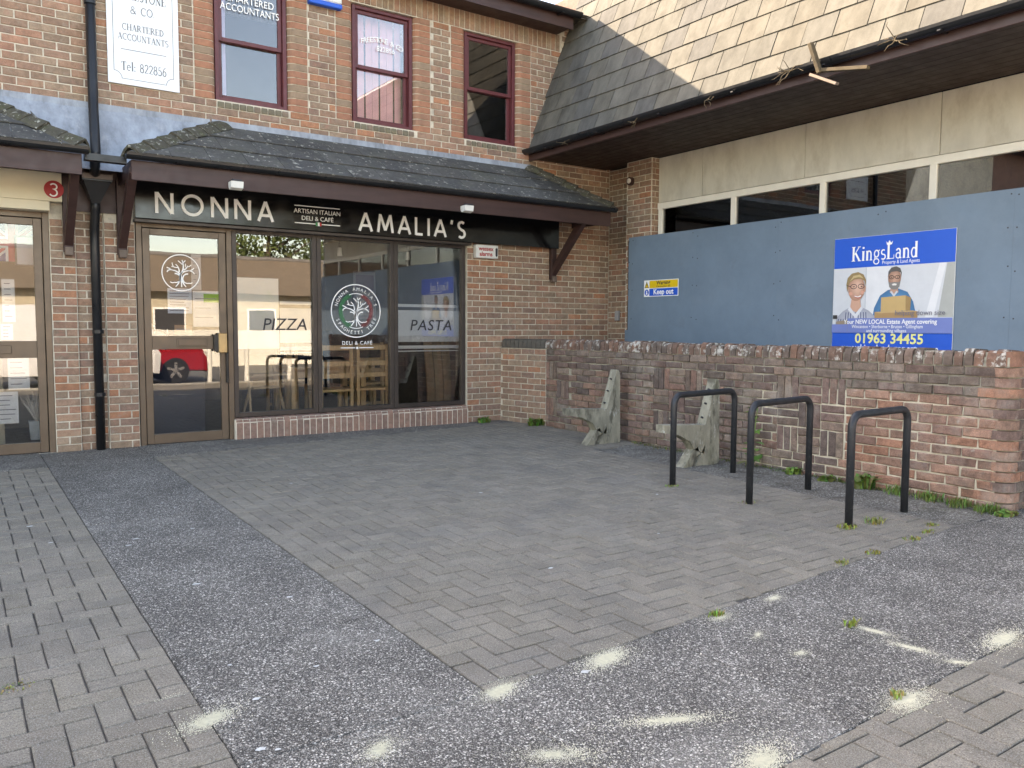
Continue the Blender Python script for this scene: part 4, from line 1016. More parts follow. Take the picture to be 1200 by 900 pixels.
# mansard slates
MS = Vector((.367, 0, .930)).normalized(); MU = Vector((0, -1, 0)); MN = MU.cross(MS)
M0 = Vector((6.395, 0, 3.565)); FM = frame(M0, MU, MS, MN)
ML = 2.80
w = MB(); w.raw([(-8.92, 0, -.01), (-YEND, 0, -.01), (-YEND, ML, -.01), (-8.92, ML, -.01)], [(0, 1, 2, 3)]); mr = w.build('mansard_roof', slate_m, vb, FM, center=False)
tp = M0 + MS * ML
w = MB(); w.poly([(tp.x, 8.92, tp.z), (tp.x, YEND, tp.z), (12, YEND, tp.z + .3), (12, 8.92, tp.z + .3)]); w.poly([(6.43, YEND, 3.5), (tp.x, YEND, tp.z), (12, YEND, tp.z + .3), (12, YEND, 3.5)]); w.poly([(12, YEND, 0), (12, 8.92, 0), (12, 8.92, tp.z + .3), (12, YEND, tp.z + .3)]); w.build('roof_shell', lead_m, vb)
slates = []; gauge = .27; W = .33
for r_ in range(10):
    t0 = -.025 + r_ * gauge; x = -8.90 - (r_ % 2) * W / 2 
    while x < -YEND:
        a, b = max(x, -8.915) + .0045, min(x + W, -YEND) - .0045
        if b - a > .04: slates.append((a, b, t0, t0 + gauge + .04))
        x += W
sl = []
for i, it in enumerate(slates):
    c = FM @ Vector(((it[0] + it[1]) / 2, (it[2] + it[3]) / 2, 0)); p = project(c)
    sl.append((1 / p[2] if (p and in_frame(c, 30)) else 0, i))
sl.sort(reverse=True); keep = set(i for s_, i in sl[:300] if s_ > 0); rest = MB()
SC = {}
for i, (a, b, t0, t1) in enumerate(slates):
    ci = rnd.randrange(len(SPAL)); L_ = round(b - a, 3); H_ = t1 - t0
    v_ = [(-L_ / 2, 0, .020), (L_ / 2, 0, .020), (L_ / 2, H_, .006), (-L_ / 2, H_, .006), (-L_ / 2, 0, .008), (L_ / 2, 0, .008), (L_ / 2, H_, -.004), (-L_ / 2, H_, -.004)]
    f_ = [(0, 1, 2, 3), (0, 4, 5, 1), (1, 5, 6, 2), (3, 7, 4, 0)]
    Mx = T((a + b) / 2 + rnd.uniform(-.002, .002), t0 + rnd.uniform(-.004, .004), rnd.uniform(0, .003)) @ RZ(rnd.uniform(-.3, .3))
    if i in keep:
        if (L_, ci) not in SC: SC[L_, ci] = mesh_from(v_, f_, [0] * 4, [SPAL[ci]] * 4, [mslate_m], name='slate')
        link('slate', SC[L_, ci], mr, FM @ Mx)
    else: rest.raw(v_, f_, 0, SPAL[ci], Mx)
if rest.v: rest.build('distant_slates', mslate_m, mr, FM, kind='stuff')
# broken battens and dry twigs caught in the gutter
bt = thing('broken_batten', (6.3, 4.4, 3.45), 'broken timber batten ends sticking out of the gutter', 'timber')
w = MB(); w.cbox(-.028, .028, -.016, .016, 0, .27, .003, M=T(6.27, 4.42, 3.44) @ RX(-14) @ RY(-12)); w.build('upright_piece', oldtimber_m, bt)
w = MB(); w.cbox(-.025, .025, -.015, .015, 0, .42, .003, M=T(6.28, 4.41, 3.46) @ RX(100) @ RY(6)); w.build('long_piece', oldtimber_m, bt)
w = MB(); w.cbox(-.02, .02, -.012, .012, 0, .34, .003, M=T(6.28, 4.52, 3.45) @ RX(118) @ RY(-8)); w.build('thin_piece', greybrown_m, bt)
def twig(x, y_, z, n, lb, grp, sz=.16):
    mb = MB()
    for k in range(n):
        a = rnd.uniform(0, 6.28); P = [Vector((x, y_, z))]
        d = Vector((-.2, math.cos(a), math.sin(a) * .7)).normalized()
        for q in range(4): P.append(P[-1] + d * sz / 4 + Vector((rnd.uniform(-.02, .02), rnd.uniform(-.02, .02), rnd.uniform(-.02, .015))))
        mb.tube(P, [.005, .004, .0035, .003, .0015], 5)
    return tag(mb.build('dry_twig', oldtimber_m), lb, 'twig', grp)
twig(6.285, 4.74, 3.54, 9, 'dry tangled twigs on the gutter beside the broken batten', None, .14)
twig(6.285, 3.75, 3.53, 7, 'bare forked twig hooked over the gutter past the broken batten', None, .12)
for y_ in (5.72, 6.76, 8.0): twig(6.285, y_, 3.50, 4, 'small tuft of dry twigs on a gutter bracket over the hoarding', 'twigs on the gutter brackets', .09)
bl = thing('bulkhead_lamp', (7.62, 8.24, 3.13), 'round brown bulkhead lamp on the brick pier', 'lamp')
w = MB(); w.tube([(7.628, 8.24, 3.20), (7.58, 8.24, 3.20)], .055, 18); w.build('body', brown_m, bl)
w = MB(); w.tube([(7.579, 8.24, 3.20), (7.565, 8.24, 3.20), (7.555, 8.24, 3.20)], [.036, .034, .02], 14); w.build('lens', lens_m, bl)
bx = thing('meter_box', (7.83, 8.7, 1.3), 'tiny grey box on the brick corner beside the hoarding', 'box')
w = MB(); w.cbox(7.79, 7.834, 8.665, 8.735, 1.33, 1.47, .005); w.build('case', pm('grey_plastic', (.30, .30, .30), .6), bx)

# ================================================================ hoarding and its signs
HX = 7.60
ho = thing('hoarding', (HX, 4, g(4)), 'blue-grey painted plywood hoarding in front of the vacant building', 'hoarding')
sheets = [8.25, 7.05, 5.83, 4.61, 3.39, 2.17, .95, -.27, -1.49]
for k in range(len(sheets) - 1):
    w = MB(); y0, y1 = sheets[k + 1], sheets[k]; d_ = rnd.uniform(0, .0008)
    w.cbox(HX + d_, HX + .02 + d_, y0 + .0004, y1 - .0004, g(y0) - .01, 2.445, .0006); w.build('panel', hoard_m, ho)
scr = MB(); scr.disc(0, 0, .007, 0, 10); scr = scr.data(dark_m, name='screw')
for y_ in sheets[:-2]:
    for dz in (.95, 1.35, 1.75, 2.1, 2.38):
        for dy in (-.035, .035): link('screw', scr, ho, T(HX - .0006, y_ + dy + rnd.uniform(-.01, .01) - (.04 if y_ > 8 else 0), dz + rnd.uniform(-.03, .03)) @ FACE_W)
w = MB()
for y_ in sheets: w.box(HX + .025, HX + .095, y_ - .04, y_ + .04, -.1, 2.40)
w.build('studs', oldtimber_m, ho)
w = MB(); w.cbox(HX + .02, HX + .03, 8.25, 8.33, g(8) - .01, 1.20, .002); w.build('filler_strip', hoard_m, ho)
def sign_frame(y_left, z, off): return T(HX - off, y_left, z) @ FACE_W
ko = thing('safety_sign', (HX - .01, 7.62, 1.62), 'small yellow and blue safety sign on the hoarding reading Keep out', 'sign')
FK = sign_frame(7.935, 1.64, .004)
w = MB(); w.cbox(0, .62, -.003, .0, 0, .215, .0008); w.build('plate', white_m, ko, FK)
w = MB(); w.rect(.10, .61, .112, .207, -.0036); w.build('yellow_panel', yellow_m, ko, FK)
w = MB(); w.rect(.10, .61, .010, .104, -.0036); w.build('blue_panel', blue_m, ko, FK)
w = MB(); w.disc(.052, .056, .040, -.0036); w.build('blue_disc', blue_m, ko, FK)
w = MB(); w.raw([(.012, -.0036, .118), (.092, -.0036, .118), (.052, -.0036, .20)], [(0, 1, 2)]); w.build('triangle', yellow_m, ko, FK)
w = MB(); w.ribbon([(.016, .12), (.088, .12), (.052, .195), (.016, .12)], .007, -.0042); w.rect(.048, .056, .14, .17, -.0042); w.build('triangle_border', dark_m, ko, FK)
text('Warning', .07, dark_m, ko, FK, .355, .175, -.0042, bold=.0015); text('Construction site', .035, dark_m, ko, FK, .355, .13, -.0042); text('Keep out', .095, white_m, ko, FK, .355, .058, -.0042, bold=.0025)
w = MB(); w.disc(.052, .07, .010, -.0042, 12); w.prism([(.035, .03), (.069, .03), (.062, .058), (.042, .058)], -.0044, -.0042, 'xz'); w.build('hand_mark', white_m, ko, FK)

EW, EH = 1.245, 1.27
eb = thing('estate_board', (HX - .01, 4.49, .88), "large blue and white estate agent's board with two smiling people on the hoarding", 'sign')
FE = sign_frame(5.11, 2.155 - EH, .006)
Z = lambda t: EH - t * .945
w = MB(); w.cbox(0, EW, -.005, .0, 0, EH, .001); w.build('plate', white_m, eb, FE)
for a_, b_ in ((Z(.325), Z(.002)), (.002, Z(1.02))): w = MB(); w.rect(.002, EW - .002, a_, b_, -.0056); w.build('blue_panel', blue_m, eb, FE)
w = MB()
L = lambda n: -.0056 - .0006 * n
w.rect(.002, EW - .002, Z(1.019), Z(.326), L(0), 0, (.60, .63, .66))
w.rect(.36, .365, Z(.86), Z(.326), L(.5), 0, (.42, .46, .50)); w.rect(.37, .62, Z(.86), Z(.326), L(.3), 0, (.70, .72, .74))
w.raw([(.98, L(.4), Z(.86)), (1.06, L(.4), Z(.86)), (1.16, L(.4), Z(.326)), (1.10, L(.4), Z(.326))], [(0, 1, 2, 3)], 0, (.72, .74, .76))
w.raw([(1.10, L(.4), Z(.86)), (1.243, L(.4), Z(.86)), (1.243, L(.4), Z(.326)), (1.17, L(.4), Z(.326))], [(0, 1, 2, 3)], 0, (.40, .42, .40))
def blob(pts, n, col): w.raw([(x, L(n), Z(t)) for x, t in pts], [tuple(range(len(pts)))], 0, col)
def ell(cx, t, rx, rt, n, col, k=22): blob([(cx + rx * math.cos(2 * math.pi * i / k), t + rt * math.sin(2 * math.pi * i / k)) for i in range(k)], n, col)
SK = (.62, .36, .26); SK2 = (.50, .29, .21)
def fan(cx, t, pts, n, cc, cr):
    for i in range(len(pts)):
        a, b = pts[i], pts[(i + 1) % len(pts)]
        w.poly([(cx, L(n), Z(t)), (a[0], L(n), Z(a[1])), (b[0], L(n), Z(b[1]))], 0, [cc, cr, cr])
def egg(cx, t, rx, rt, n, cc, cr, hx=.25, ht=-.15, k=24):
    fan(cx + rx * hx, t + rt * ht, [(cx + rx * math.cos(2 * math.pi * i / k), t + rt * math.sin(2 * math.pi * i / k)) for i in range(k)], n, cc, cr)
# man behind, blue jumper, grey beard, carton
fan(.70, .72, [(.44, .93), (.46, .76), (.52, .63), (.60, .575), (.70, .56), (.80, .60), (.86, .70), (.90, .86), (.92, .93)], 1, (.10, .34, .58), (.04, .16, .32))
blob([(.50, .93), (.52, .78), (.54, .74), (.56, .93)], 1.5, (.035, .15, .30)); blob([(.84, .93), (.83, .78), (.80, .70), (.79, .93)], 1.5, (.035, .15, .30))
blob([(.62, .60), (.63, .55), (.70, .55), (.71, .60), (.665, .63)], 2, SK2)
egg(.665, .455, .066, .095, 3, (.62, .38, .28), (.30, .16, .11)); blob([(.597, .45), (.60, .385), (.63, .345), (.68, .335), (.72, .355), (.737, .40), (.733, .45), (.725, .40), (.69, .385), (.63, .39), (.607, .42)], 4, (.10, .095, .09))
blob([(.602, .485), (.62, .50), (.665, .495), (.71, .50), (.728, .485), (.718, .545), (.69, .572), (.645, .572), (.614, .545)], 4, (.22, .21, .20))
blob([(.640, .515), (.665, .508), (.692, .515), (.685, .53), (.648, .53)], 5, (.75, .72, .68)); blob([(.655, .47), (.675, .47), (.683, .495), (.648, .495)], 5, (.56, .33, .24))
for cx in (.636, .695): w.ribbon([(cx + .024 * math.cos(R(a)), Z(.445 + .017 * math.sin(R(a)))) for a in range(0, 361, 30)], .006, L(6), 0, 0, (.02, .02, .02)); ell(cx, .446, .007, .005, 5.5, (.03, .02, .02), 10)
w.rect(.656, .675, Z(.445), Z(.440), L(6), 0, (.02, .02, .02))
blob([(.625, .595), (.665, .65), (.705, .595), (.69, .585), (.665, .62), (.64, .585)], 4, (.55, .58, .62))
blob([(.535, .65), (.785, .635), (.79, .79), (.535, .80)], 7, (.56, .38, .17)); blob([(.785, .635), (.84, .66), (.835, .79), (.79, .79)], 7, (.36, .23, .10))
blob([(.47, .80), (.86, .79), (.91, .80), (.91, .92), (.47, .92)], 8, (.42, .26, .12)); blob([(.47, .80), (.86, .79), (.91, .80), (.52, .815)], 8.5, (.55, .37, .18))
# woman in front, cropped fair hair, glasses, striped shirt
fan(.3, .9, [(.03, .99), (.05, .86), (.12, .79), (.20, .745), (.30, .735), (.40, .78), (.47, .84), (.49, .99)], 9, (.58, .61, .68), (.34, .36, .42))
for k in range(15):
    x = .05 + k * .031; w.ribbon([(x, Z(.985)), (x + .006 * (7 - k) * .6, Z(.80 if 2 < k < 12 else .87))], .009, L(10), 0, 0, (.05, .07, .16))
blob([(.20, .77), (.215, .65), (.31, .65), (.325, .76), (.27, .80)], 11, SK); blob([(.20, .74), (.26, .82), (.325, .74), (.345, .76), (.27, .87), (.175, .77)], 11.5, (.66, .68, .72))
egg(.265, .545, .092, .135, 12, (.80, .52, .40), (.42, .22, .15)); blob([(.355, .52), (.37, .53), (.365, .58), (.35, .59)], 11.5, SK)
blob([(.165, .585), (.152, .50), (.165, .43), (.21, .385), (.28, .372), (.34, .40), (.368, .46), (.365, .53), (.352, .47), (.31, .445), (.24, .45), (.19, .48), (.178, .52)], 13, (.30, .21, .10))
blob([(.19, .47), (.23, .41), (.30, .40), (.34, .44), (.29, .425), (.235, .435)], 13.5, (.55, .42, .22))
blob([(.238, .618), (.285, .628), (.33, .612), (.322, .640), (.288, .655), (.25, .642)], 13, (.45, .12, .10)); blob([(.245, .622), (.285, .631), (.324, .617), (.318, .634), (.287, .642), (.252, .635)], 13.5, (.82, .80, .76))
blob([(.285, .53), (.30, .53), (.312, .575), (.272, .578)], 13, (.68, .42, .31)); ell(.205, .60, .022, .02, 13, (.66, .34, .25), 12); ell(.335, .592, .018, .02, 13, (.66, .34, .25), 12)
for cx in (.235, .318): w.ribbon([(cx + .034 * math.cos(R(a)), Z(.525 + .024 * math.sin(R(a)))) for a in range(0, 361, 30)], .006, L(14), 0, 0, (.03, .02, .03)); ell(cx + .004, .527, .009, .006, 13.5, (.04, .03, .03), 10)
w.ribbon([(.201, Z(.525)), (.155, Z(.51))], .006, L(14), 0, 0, (.03, .02, .03))
blob([(.13, .89), (.47, .885), (.62, .91), (.62, .985), (.13, .985)], 15, (.58, .56, .52)); blob([(.05, .90), (.18, .88), (.185, 1.015), (.05, 1.015)], 16, (.30, .24, .18)); blob([(.01, .83), (.06, .83), (.06, .87), (.01, .87)], 16, (.05, .05, .05))
w.build('printed_picture', attr_m, eb, FE)
w = MB(); w.rect(.18, EW - .002, Z(1.019), Z(.865), L(17)); w.rect(.002, .178, Z(1.019), Z(.93), L(17)); w.build('caption_band', paleblue_m, eb, FE)
serif_line(eb, FE, white_m, 'KingsLand', .55, Z(.255), .145, L(1), .70, 1.05, False)
w = MB(); w.prism([(.575, Z(.105)), (.625, Z(.105)), (.635, Z(.07)), (.615, Z(.09)), (.60, Z(.06)), (.585, Z(.09)), (.565, Z(.07))], L(2), L(1), 'xz'); w.build('crown_mark', white_m, eb, FE)
text('Property & Land Agents', .05, white_m, eb, FE, .72, Z(.288), L(2), sx=.78)
text('helping down size', .072, ink_m, eb, FE, .93, Z(.815), L(18), sx=.95)
text('Your NEW LOCAL Estate Agent covering', .062, white_m, eb, FE, .62, Z(.905), L(19), sx=.9, bold=.001)
text('Wincanton • Sherborne • Bruton • Gillingham', .048, white_m, eb, FE, .60, Z(.955), L(19), sx=.83); text('and surrounding villages', .048, white_m, eb, FE, .60, Z(.998), L(19), sx=.9)
text('01963 34455', .135, paleyellow_m, eb, FE, .62, Z(1.085), L(2), bold=.003); text('www.kingslandproperty.com', .088, white_m, eb, FE, .62, Z(1.18), L(2), sx=.98, bold=.001)

# ================================================================ low brick wall
lw = thing('garden_wall', (6.25, 5.4, g(5)), 'low weathered brick wall with lichen-spotted brick capping in front of the hoarding', 'wall')
FLW = T(6.13, 8.14, 0) @ FACE_W        # u runs from the angled return towards its free end
END = 5.36; CAPB = .962
w = MB(); w.prism([(6.138, 8.14), (6.138, 2.83), (6.175, 2.735), (6.24, 2.69), (6.37, 2.69), (6.37, 8.2)], -.12, CAPB, 'xy'); lb_ = w.build('wall', oldmortar_m, lw)
items = []
panels = [(.02, .92, .27, .95 - .15), (2.02, 2.7, .2, .875 - .075), (4.0, 4.68, .2, .80)]
cells = []
def weave(u, nu, v0, nv):
    for i in range(nu):
        for j in range(nv):
            a, b = u + i * .225, v0 + j * .225; cells.append((a, a + .225, b, b + .225))
            for k in range(3):
                ci = rnd.choice((5, 2, 4, 0, 7))
                if (i + j) % 2: items.append((a, a + .215, b + k * .075, b + k * .075 + .065, ci))
                else: items.append((a + k * .075, a + k * .075 + .065, b, b + .215, ci))
weave(.01, 2, CAPB - .145 - .675, 3); weave(1.91, 3, CAPB - .145 - .675, 3); weave(3.485, 3, CAPB - .145 - .675, 3)
items += [(a, b, c, d, (rnd.choice((2, 5, 8, 9, 8, 9, 7)) if c > .70 else (rnd.choice((3, 6, 1, 0, 3)) if a > 3.9 and c < .68 else rnd.choice((2, 5, 7, 0, 4, 2, 1))))) for a, b, c, d in bond(.0, END, CAPB - .145 - .675 - .15 - .075, CAPB - .004, cells, shift=.06)]
pm_ = MB(); pm_.box(3.25, END, -.006, .0, -.12, .72); pm_.build('repointing', pm('pale_mortar', (.60, .53, .40), .95, .2, 20, .6, 70, .004, stains=[((.25, .22, .17), 3, .55, .75, .5)]), lb_, FLW @ T(0, .008, 0))
lay(lb_, items, FLW, oldbrick_m, OPAL, maxn=285, proud=.010, c=.008, jit=.005, tone=.09, dyj=.005)
# rounded quoins at the free end
for k in range(14):
    z0 = CAPB - .075 * (k + 1) + .006; s_ = .02 if k % 2 else .135
    pts = [(6.122, 2.79 + s_ - .005)] + [(6.222 - .1 * math.cos(R(a)), 2.78 - .1 * math.sin(R(a))) for a in range(0, 91, 15)] + [(6.24 + (.0 if k % 2 else .05), 2.68), (6.24 + (.0 if k % 2 else .05), 2.72), (6.17, 2.74), (6.15, 2.79 + s_ - .005)]
    col = rnd.choice(OPAL[:4] + [OPAL[6], OPAL[6]])
    w = MB(); w.prism(pts, z0, z0 + .064, 'xy', 0, col); w.build('quoin_brick', oldbrick_m, lb_)
    w = MB(); a_ = 6.25 + (.0 if k % 2 else .05); w.box(a_, 6.372, 2.68, 2.72, z0, z0 + .064, 0, rnd.choice(OPAL), j=.002); w.build('end_brick', oldbrick_m, lb_)
# angled return that joins the shop wall
ra, rb = Vector((5.966, 8.922)), Vector((6.13, 8.14)); dv = rb - ra; ang = math.degrees(math.atan2(dv.y, dv.x))
FR = T(ra.x, ra.y, 0) @ RZ(ang)
w = MB(); w.box(0, dv.length, .004, .22, -.1, CAPB); rt = w.build('return_wall', mortar_m, lw, FR)
lay(rt, bond(0.004, dv.length - .004, CAPB - .975 - .075, CAPB - .004, (), shift=.04), FR @ T(0, .004, 0), brick_m, PAL, name='brick', maxn=70)
# capping
cp = MB(); cp.box(6.132, 6.36, 2.72, 8.16, CAPB, CAPB + .07); cp.box(6.15, 6.34, 2.73, 8.15, CAPB + .07, CAPB + .104); cpo = cp.build('capping', oldmortar_m, lw)
n = 72
for k in range(n):
    y_ = 8.15 - k * .0753
    if y_ < 2.72: break
    b = MB(); jx = rnd.uniform(-.008, .008); h = .115 + rnd.uniform(-.012, .010); r_ = rnd.uniform(.02, .04)
    pts = [(6.118 + jx, 0), (6.118 + jx, h - r_ - .02), (6.118 + jx + r_ * .4, h - r_ * .5), (6.118 + jx + r_ * 1.3, h), (6.34 - r_, h - rnd.uniform(0, .01)), (6.372, h - r_), (6.372, 0)]
    cold = rnd.choice(((.16, .10, .075), (.19, .13, .10), (.14, .105, .085), (.21, .12, .085)))
    b.prism(pts, -.033 + rnd.uniform(0, .004), .033 - rnd.uniform(0, .004), 'xz', 0, cold)
    b.build('capping_brick', capbrick_m, cpo, T(0, y_ - .035, CAPB + .004 + rnd.uniform(-.003, .003)) @ T(6.24, 0, 0) @ RZ(rnd.uniform(-1.5, 1.5)) @ T(-6.24, 0, 0), center=False)
w = MB(); w.prism([(6.12, 2.80)] + [(6.22 - .1 * math.cos(R(a)), 2.78 - .1 * math.sin(R(a))) for a in range(0, 91, 15)] + [(6.372, 2.68), (6.372, 2.80)], CAPB + .004, CAPB + .112, 'xy', 0, (.23, .12, .08)); w.build('capping_brick', brick_m, cpo)
n = 10
for k in range(n):
    b = MB(); u = .04 + k * (dv.length - .05) / n
    b.prism([(-.012, 0), (-.012, .075), (.0, .10), (.04, .115), (.2, .115), (.22, 0)], u, u + .066, 'yz', 0, (.10, .09, .075)); b.build('capping_brick', jamb_m, cpo, FR @ T(0, 0, CAPB + .003))

# ================================================================ bench ends
def bench_end(pts, y0, th, label, mirror=0):
    o = thing('bench_support', (5.7, y0, g(y0)), label, 'bench support', 'concrete bench ends')
    F = T(0, y0, g(y0) - .006)
    for nm, p in pts.items():
        w = MB(); n_ = len(p)
        # slightly chamfered edges: three slices
        cx_ = sum(a for a, b in p) / n_; cz_ = sum(b for a, b in p) / n_; sh_ = .985
        q = [(cx_ + (a - cx_) * sh_, cz_ + (b - cz_) * sh_) for a, b in p]
        rings = [(q, 0), (p, .008), (p, th - .008), (q, th)]
        for i, (R_, yy) in enumerate(rings): w.v.extend([(a, yy, b) for a, b in R_])
        w.f.append(tuple(range(n_))); w.f.append(tuple(range(4 * n_ - 1, 3 * n_ - 1, -1)))
        for i in range(3):
            for k in range(n_): w.f.append((i * n_ + k, (i + 1) * n_ + k, (i + 1) * n_ + (k + 1) % n_, i * n_ + (k + 1) % n_))
        w.m = [0] * len(w.f); w.c = [(1, 1, 1)] * len(w.f)
        w.build(nm, bench_m, o, F)
    return o, F
def bench(y0, dx, label):
    post = [(5.66, 0), (5.93, 0), (5.995, .012), (5.988, .40), (5.98, .765), (5.965, .80), (5.935, .808), (5.915, .74), (5.86, .575), (5.79, .374), (5.80, .20), (5.735, .10)]
    arm = [(5.265, .345), (5.262, .415), (5.795, .388), (5.805, .20), (5.79, .115), (5.66, .16), (5.60, .245), (5.45, .315)]
    leg = [(5.515, .0), (5.62, .0), (5.68, .10), (5.735, .12), (5.70, .19), (5.645, .155)]
    sh_ = lambda p: [(a + dx, b) for a, b in p]
    o, F = bench_end({'back_post': sh_(post), 'seat_arm': sh_(arm), 'front_leg': sh_(leg)}, y0, .105, label)
    for t in (.12, .45, .78):
        a = Vector((5.80 + dx, .40)); b = Vector((5.93 + dx, .79)); p = a + (b - a) * t
        w = MB(); w.tube([(p.x - .02, .052, p.y + .006), (p.x + .03, .052, p.y - .01)], .009, 8); w.build('bolt', dark_m, o, F)
bench(6.60, .0, 'lichen-covered concrete bench end without its slats, farther from the bike stands')
bench(5.13, -.085, 'lichen-covered concrete bench end without its slats, right behind the first bike stand')

# ================================================================ bike stands
def stand(y0, y1, x0, x1, label):
    d = Vector((x1 - x0, y1 - y0, 0)); L_ = d.length; d.normalize(); h = .735; r_ = .085
    P = [(0, -.03)] + [(0, h - r_)] + [(r_ - r_ * math.cos(R(a)), h - r_ + r_ * math.sin(R(a))) for a in range(15, 91, 15)] + [(L_ - r_ + r_ * math.sin(R(a)), h - r_ + r_ * math.cos(R(a))) for a in range(0, 91, 15)] + [(L_, -.03)]
    mb = MB(); mb.tube([(x0 + d.x * a, y0 + d.y * a, g(y0) + b) for a, b in P], .0255, 18)
    return tag(mb.build('bike_stand', stand_m, smooth=True), label, 'bike stand', 'row of bike stands')
stand(4.63, 4.72, 4.78, 5.62, 'black tubular hoop bike stand standing next to the concrete bench end')
stand(3.85, 3.93, 4.77, 5.58, 'black tubular hoop bike stand in the middle of the row of three')
stand(3.06, 3.10, 4.79, 5.52, 'black tubular hoop bike stand next to the free end of the brick wall')

# ================================================================ weeds, sand, litter
def tuft(x, y_, n, h, sp, lb, broad=False, col=(.10, .17, .03), name='weed', grp=None):
    mb = MB(); z = g(y_)
    for k in range(n):
        a = rnd.uniform(0, 6.28); r0 = rnd.uniform(0, sp); bx_, by_ = x + r0 * math.cos(a), y_ + r0 * math.sin(a) * .6
        hh = h * rnd.uniform(.4, 1.0); lean = rnd.uniform(.1, .8) * hh; a2 = rnd.uniform(0, 6.28)
        wd = (.016 if broad else .0035) * rnd.uniform(.7, 1.5); dx, dy = math.cos(a2), math.sin(a2); px, py = -dy * wd, dx * wd
        c = tuple(q * rnd.uniform(.6, 1.35) for q in col)
        p0 = (bx_, by_, z); p1 = (bx_ + dx * lean * .35, by_ + dy * lean * .35, z + hh * .6); p2 = (bx_ + dx * lean, by_ + dy * lean, z + hh * (.75 if broad else 1.0))
        mb.poly([(p0[0] - px * .4, p0[1] - py * .4, p0[2]), (p0[0] + px * .4, p0[1] + py * .4, p0[2]), (p1[0] + px, p1[1] + py, p1[2]), (p1[0] - px, p1[1] - py, p1[2])], 0, c)
        mb.poly([(p1[0] - px, p1[1] - py, p1[2]), (p1[0] + px, p1[1] + py, p1[2]), (p2[0], p2[1], p2[2])], 0, c)
    o = mb.build(name, leaf_m); return tag(o, lb, 'weed', grp)
tuft(5.62, 8.80, 60, .10, .10, 'leafy weed at the foot of the café wall beside the last shop window', True)
tuft(6.05, 8.22, 130, .13, .13, 'bushy green weed where the low wall bends away from the shop', True)
for (x, y_, n, h, s_) in ((6.05, 4.40, 60, .09, .09), (6.04, 4.05, 60, .07, .12), (6.03, 3.72, 110, .16, .11), (6.04, 3.45, 90, .09, .13), (6.05, 3.20, 110, .09, .14), (6.06, 2.98, 130, .08, .14), (6.04, 2.78, 150, .07, .13), (6.02, 2.66, 100, .05, .11)):
    tuft(x, y_, n, h, s_, 'low green weeds along the foot of the brick wall behind the bike stands', rnd.random() < .5, (.11, .18, .035), grp='weeds along the wall foot')
tuft(6.30, 2.60, 60, .08, .07, 'grass tuft round the outer corner at the free end of the brick wall')
mb = MB()
for k in range(1500):
    y_ = 2.62 + 3.9 * rnd.random() ** 1.5; x = 6.125 - abs(rnd.gauss(0, .05 if y_ > 3.3 else .085)); hh = rnd.uniform(.008, .035); a = rnd.uniform(0, 6.28); wd = rnd.uniform(.002, .007); dx, dy = math.cos(a), math.sin(a); z = g(y_) + .003
    c = tuple(q * rnd.uniform(.6, 1.3) for q in rnd.choice(((.10, .15, .03), (.14, .15, .05), (.20, .18, .09), (.07, .10, .03))))
    mb.poly([(x - dy * wd, y_ + dx * wd, z), (x + dy * wd, y_ - dx * wd, z), (x + dx * hh * .7, y_ + dy * hh * .7, z + hh)], 0, c)
tag(mb.build('ground_cover', leaf_m), 'moss and seedlings creeping along the foot of the low brick wall', 'moss', kind='stuff')
tw = thing('tall_weed', (6.0, 4.82, g(4.8)), 'tall broad-leaved weed against the wall between the first two bike stands', 'weed')
mb = MB(); z = g(4.8); mb.tube([(6.0, 4.82, z), (5.99, 4.80, z + .3), (6.02, 4.78, z + .62)], [.008, .006, .003], 6, 0, (.16, .22, .07)); mb.build('stem', leaf_m, tw)
mb = MB()
for k in range(26):
    t = .05 + .55 * (k / 26) ** 1.1; a = k * 2.4; L_ = rnd.uniform(.07, .15) * (1.15 - t); p = Vector((6.0 - .005, 4.81, z + t)); d = Vector((math.cos(a) * .7 - .3, math.sin(a), rnd.uniform(-.1, .5))).normalized(); sdv = d.cross(Vector((0, 0, 1))).normalized() * L_ * .28
    c = tuple(q * rnd.uniform(.7, 1.3) for q in (.12, .20, .045)); mid = p + d * L_ * .5; tip = p + d * L_ + Vector((0, 0, -.02))
    mb.poly([p, mid + sdv, tip], 0, c); mb.poly([p, tip, mid - sdv], 0, c)
mb.build('leaves', leaf_m, tw)
tuft(4.74, 3.04, 110, .035, .09, 'yellow-green grass at the foot of the bike stand nearest the wall end', False, (.26, .26, .06), 'grass_tuft'); tuft(5.03, 3.02, 100, .05, .09, 'yellowish grass between the legs of the bike stand nearest the wall end', False, (.22, .24, .06), 'grass_tuft')
tuft(4.80, 3.88, 40, .02, .09, 'thin dry grass at the foot of the middle bike stand', False, (.2, .2, .07), 'grass_tuft'); tuft(4.74, 4.60, 50, .025, .08, 'thin dry grass at the foot of the stand by the bench end', False, (.2, .22, .07), 'grass_tuft')
tuft(2.80, 2.43, 60, .035, .05, 'green tuft growing out of a sand spot at the paving edge', False, (.20, .26, .05), 'grass_tuft'); tuft(3.21, 2.02, 50, .045, .04, 'green tuft in the sanded slab joint', False, (.20, .26, .05), 'grass_tuft'); tuft(2.73, 1.53, 50, .03, .04, 'short tuft in the widest sand spot', False, (.24, .25, .08), 'grass_tuft')
for x, y_ in ((4.02, 2.60), (4.35, 2.62), (4.84, 2.66), (5.1, 2.70), (5.30, 2.78)): tuft(x, y_, 60, .022, .07, 'mossy grass in the seam between the paving and the aggregate slabs', False, (.20, .21, .05), 'grass_tuft', 'moss in the front seam')
tuft(.12, 3.32, 90, .012, .10, 'dry moss in the joints at the left edge of the paving', False, (.26, .25, .10), 'grass_tuft')
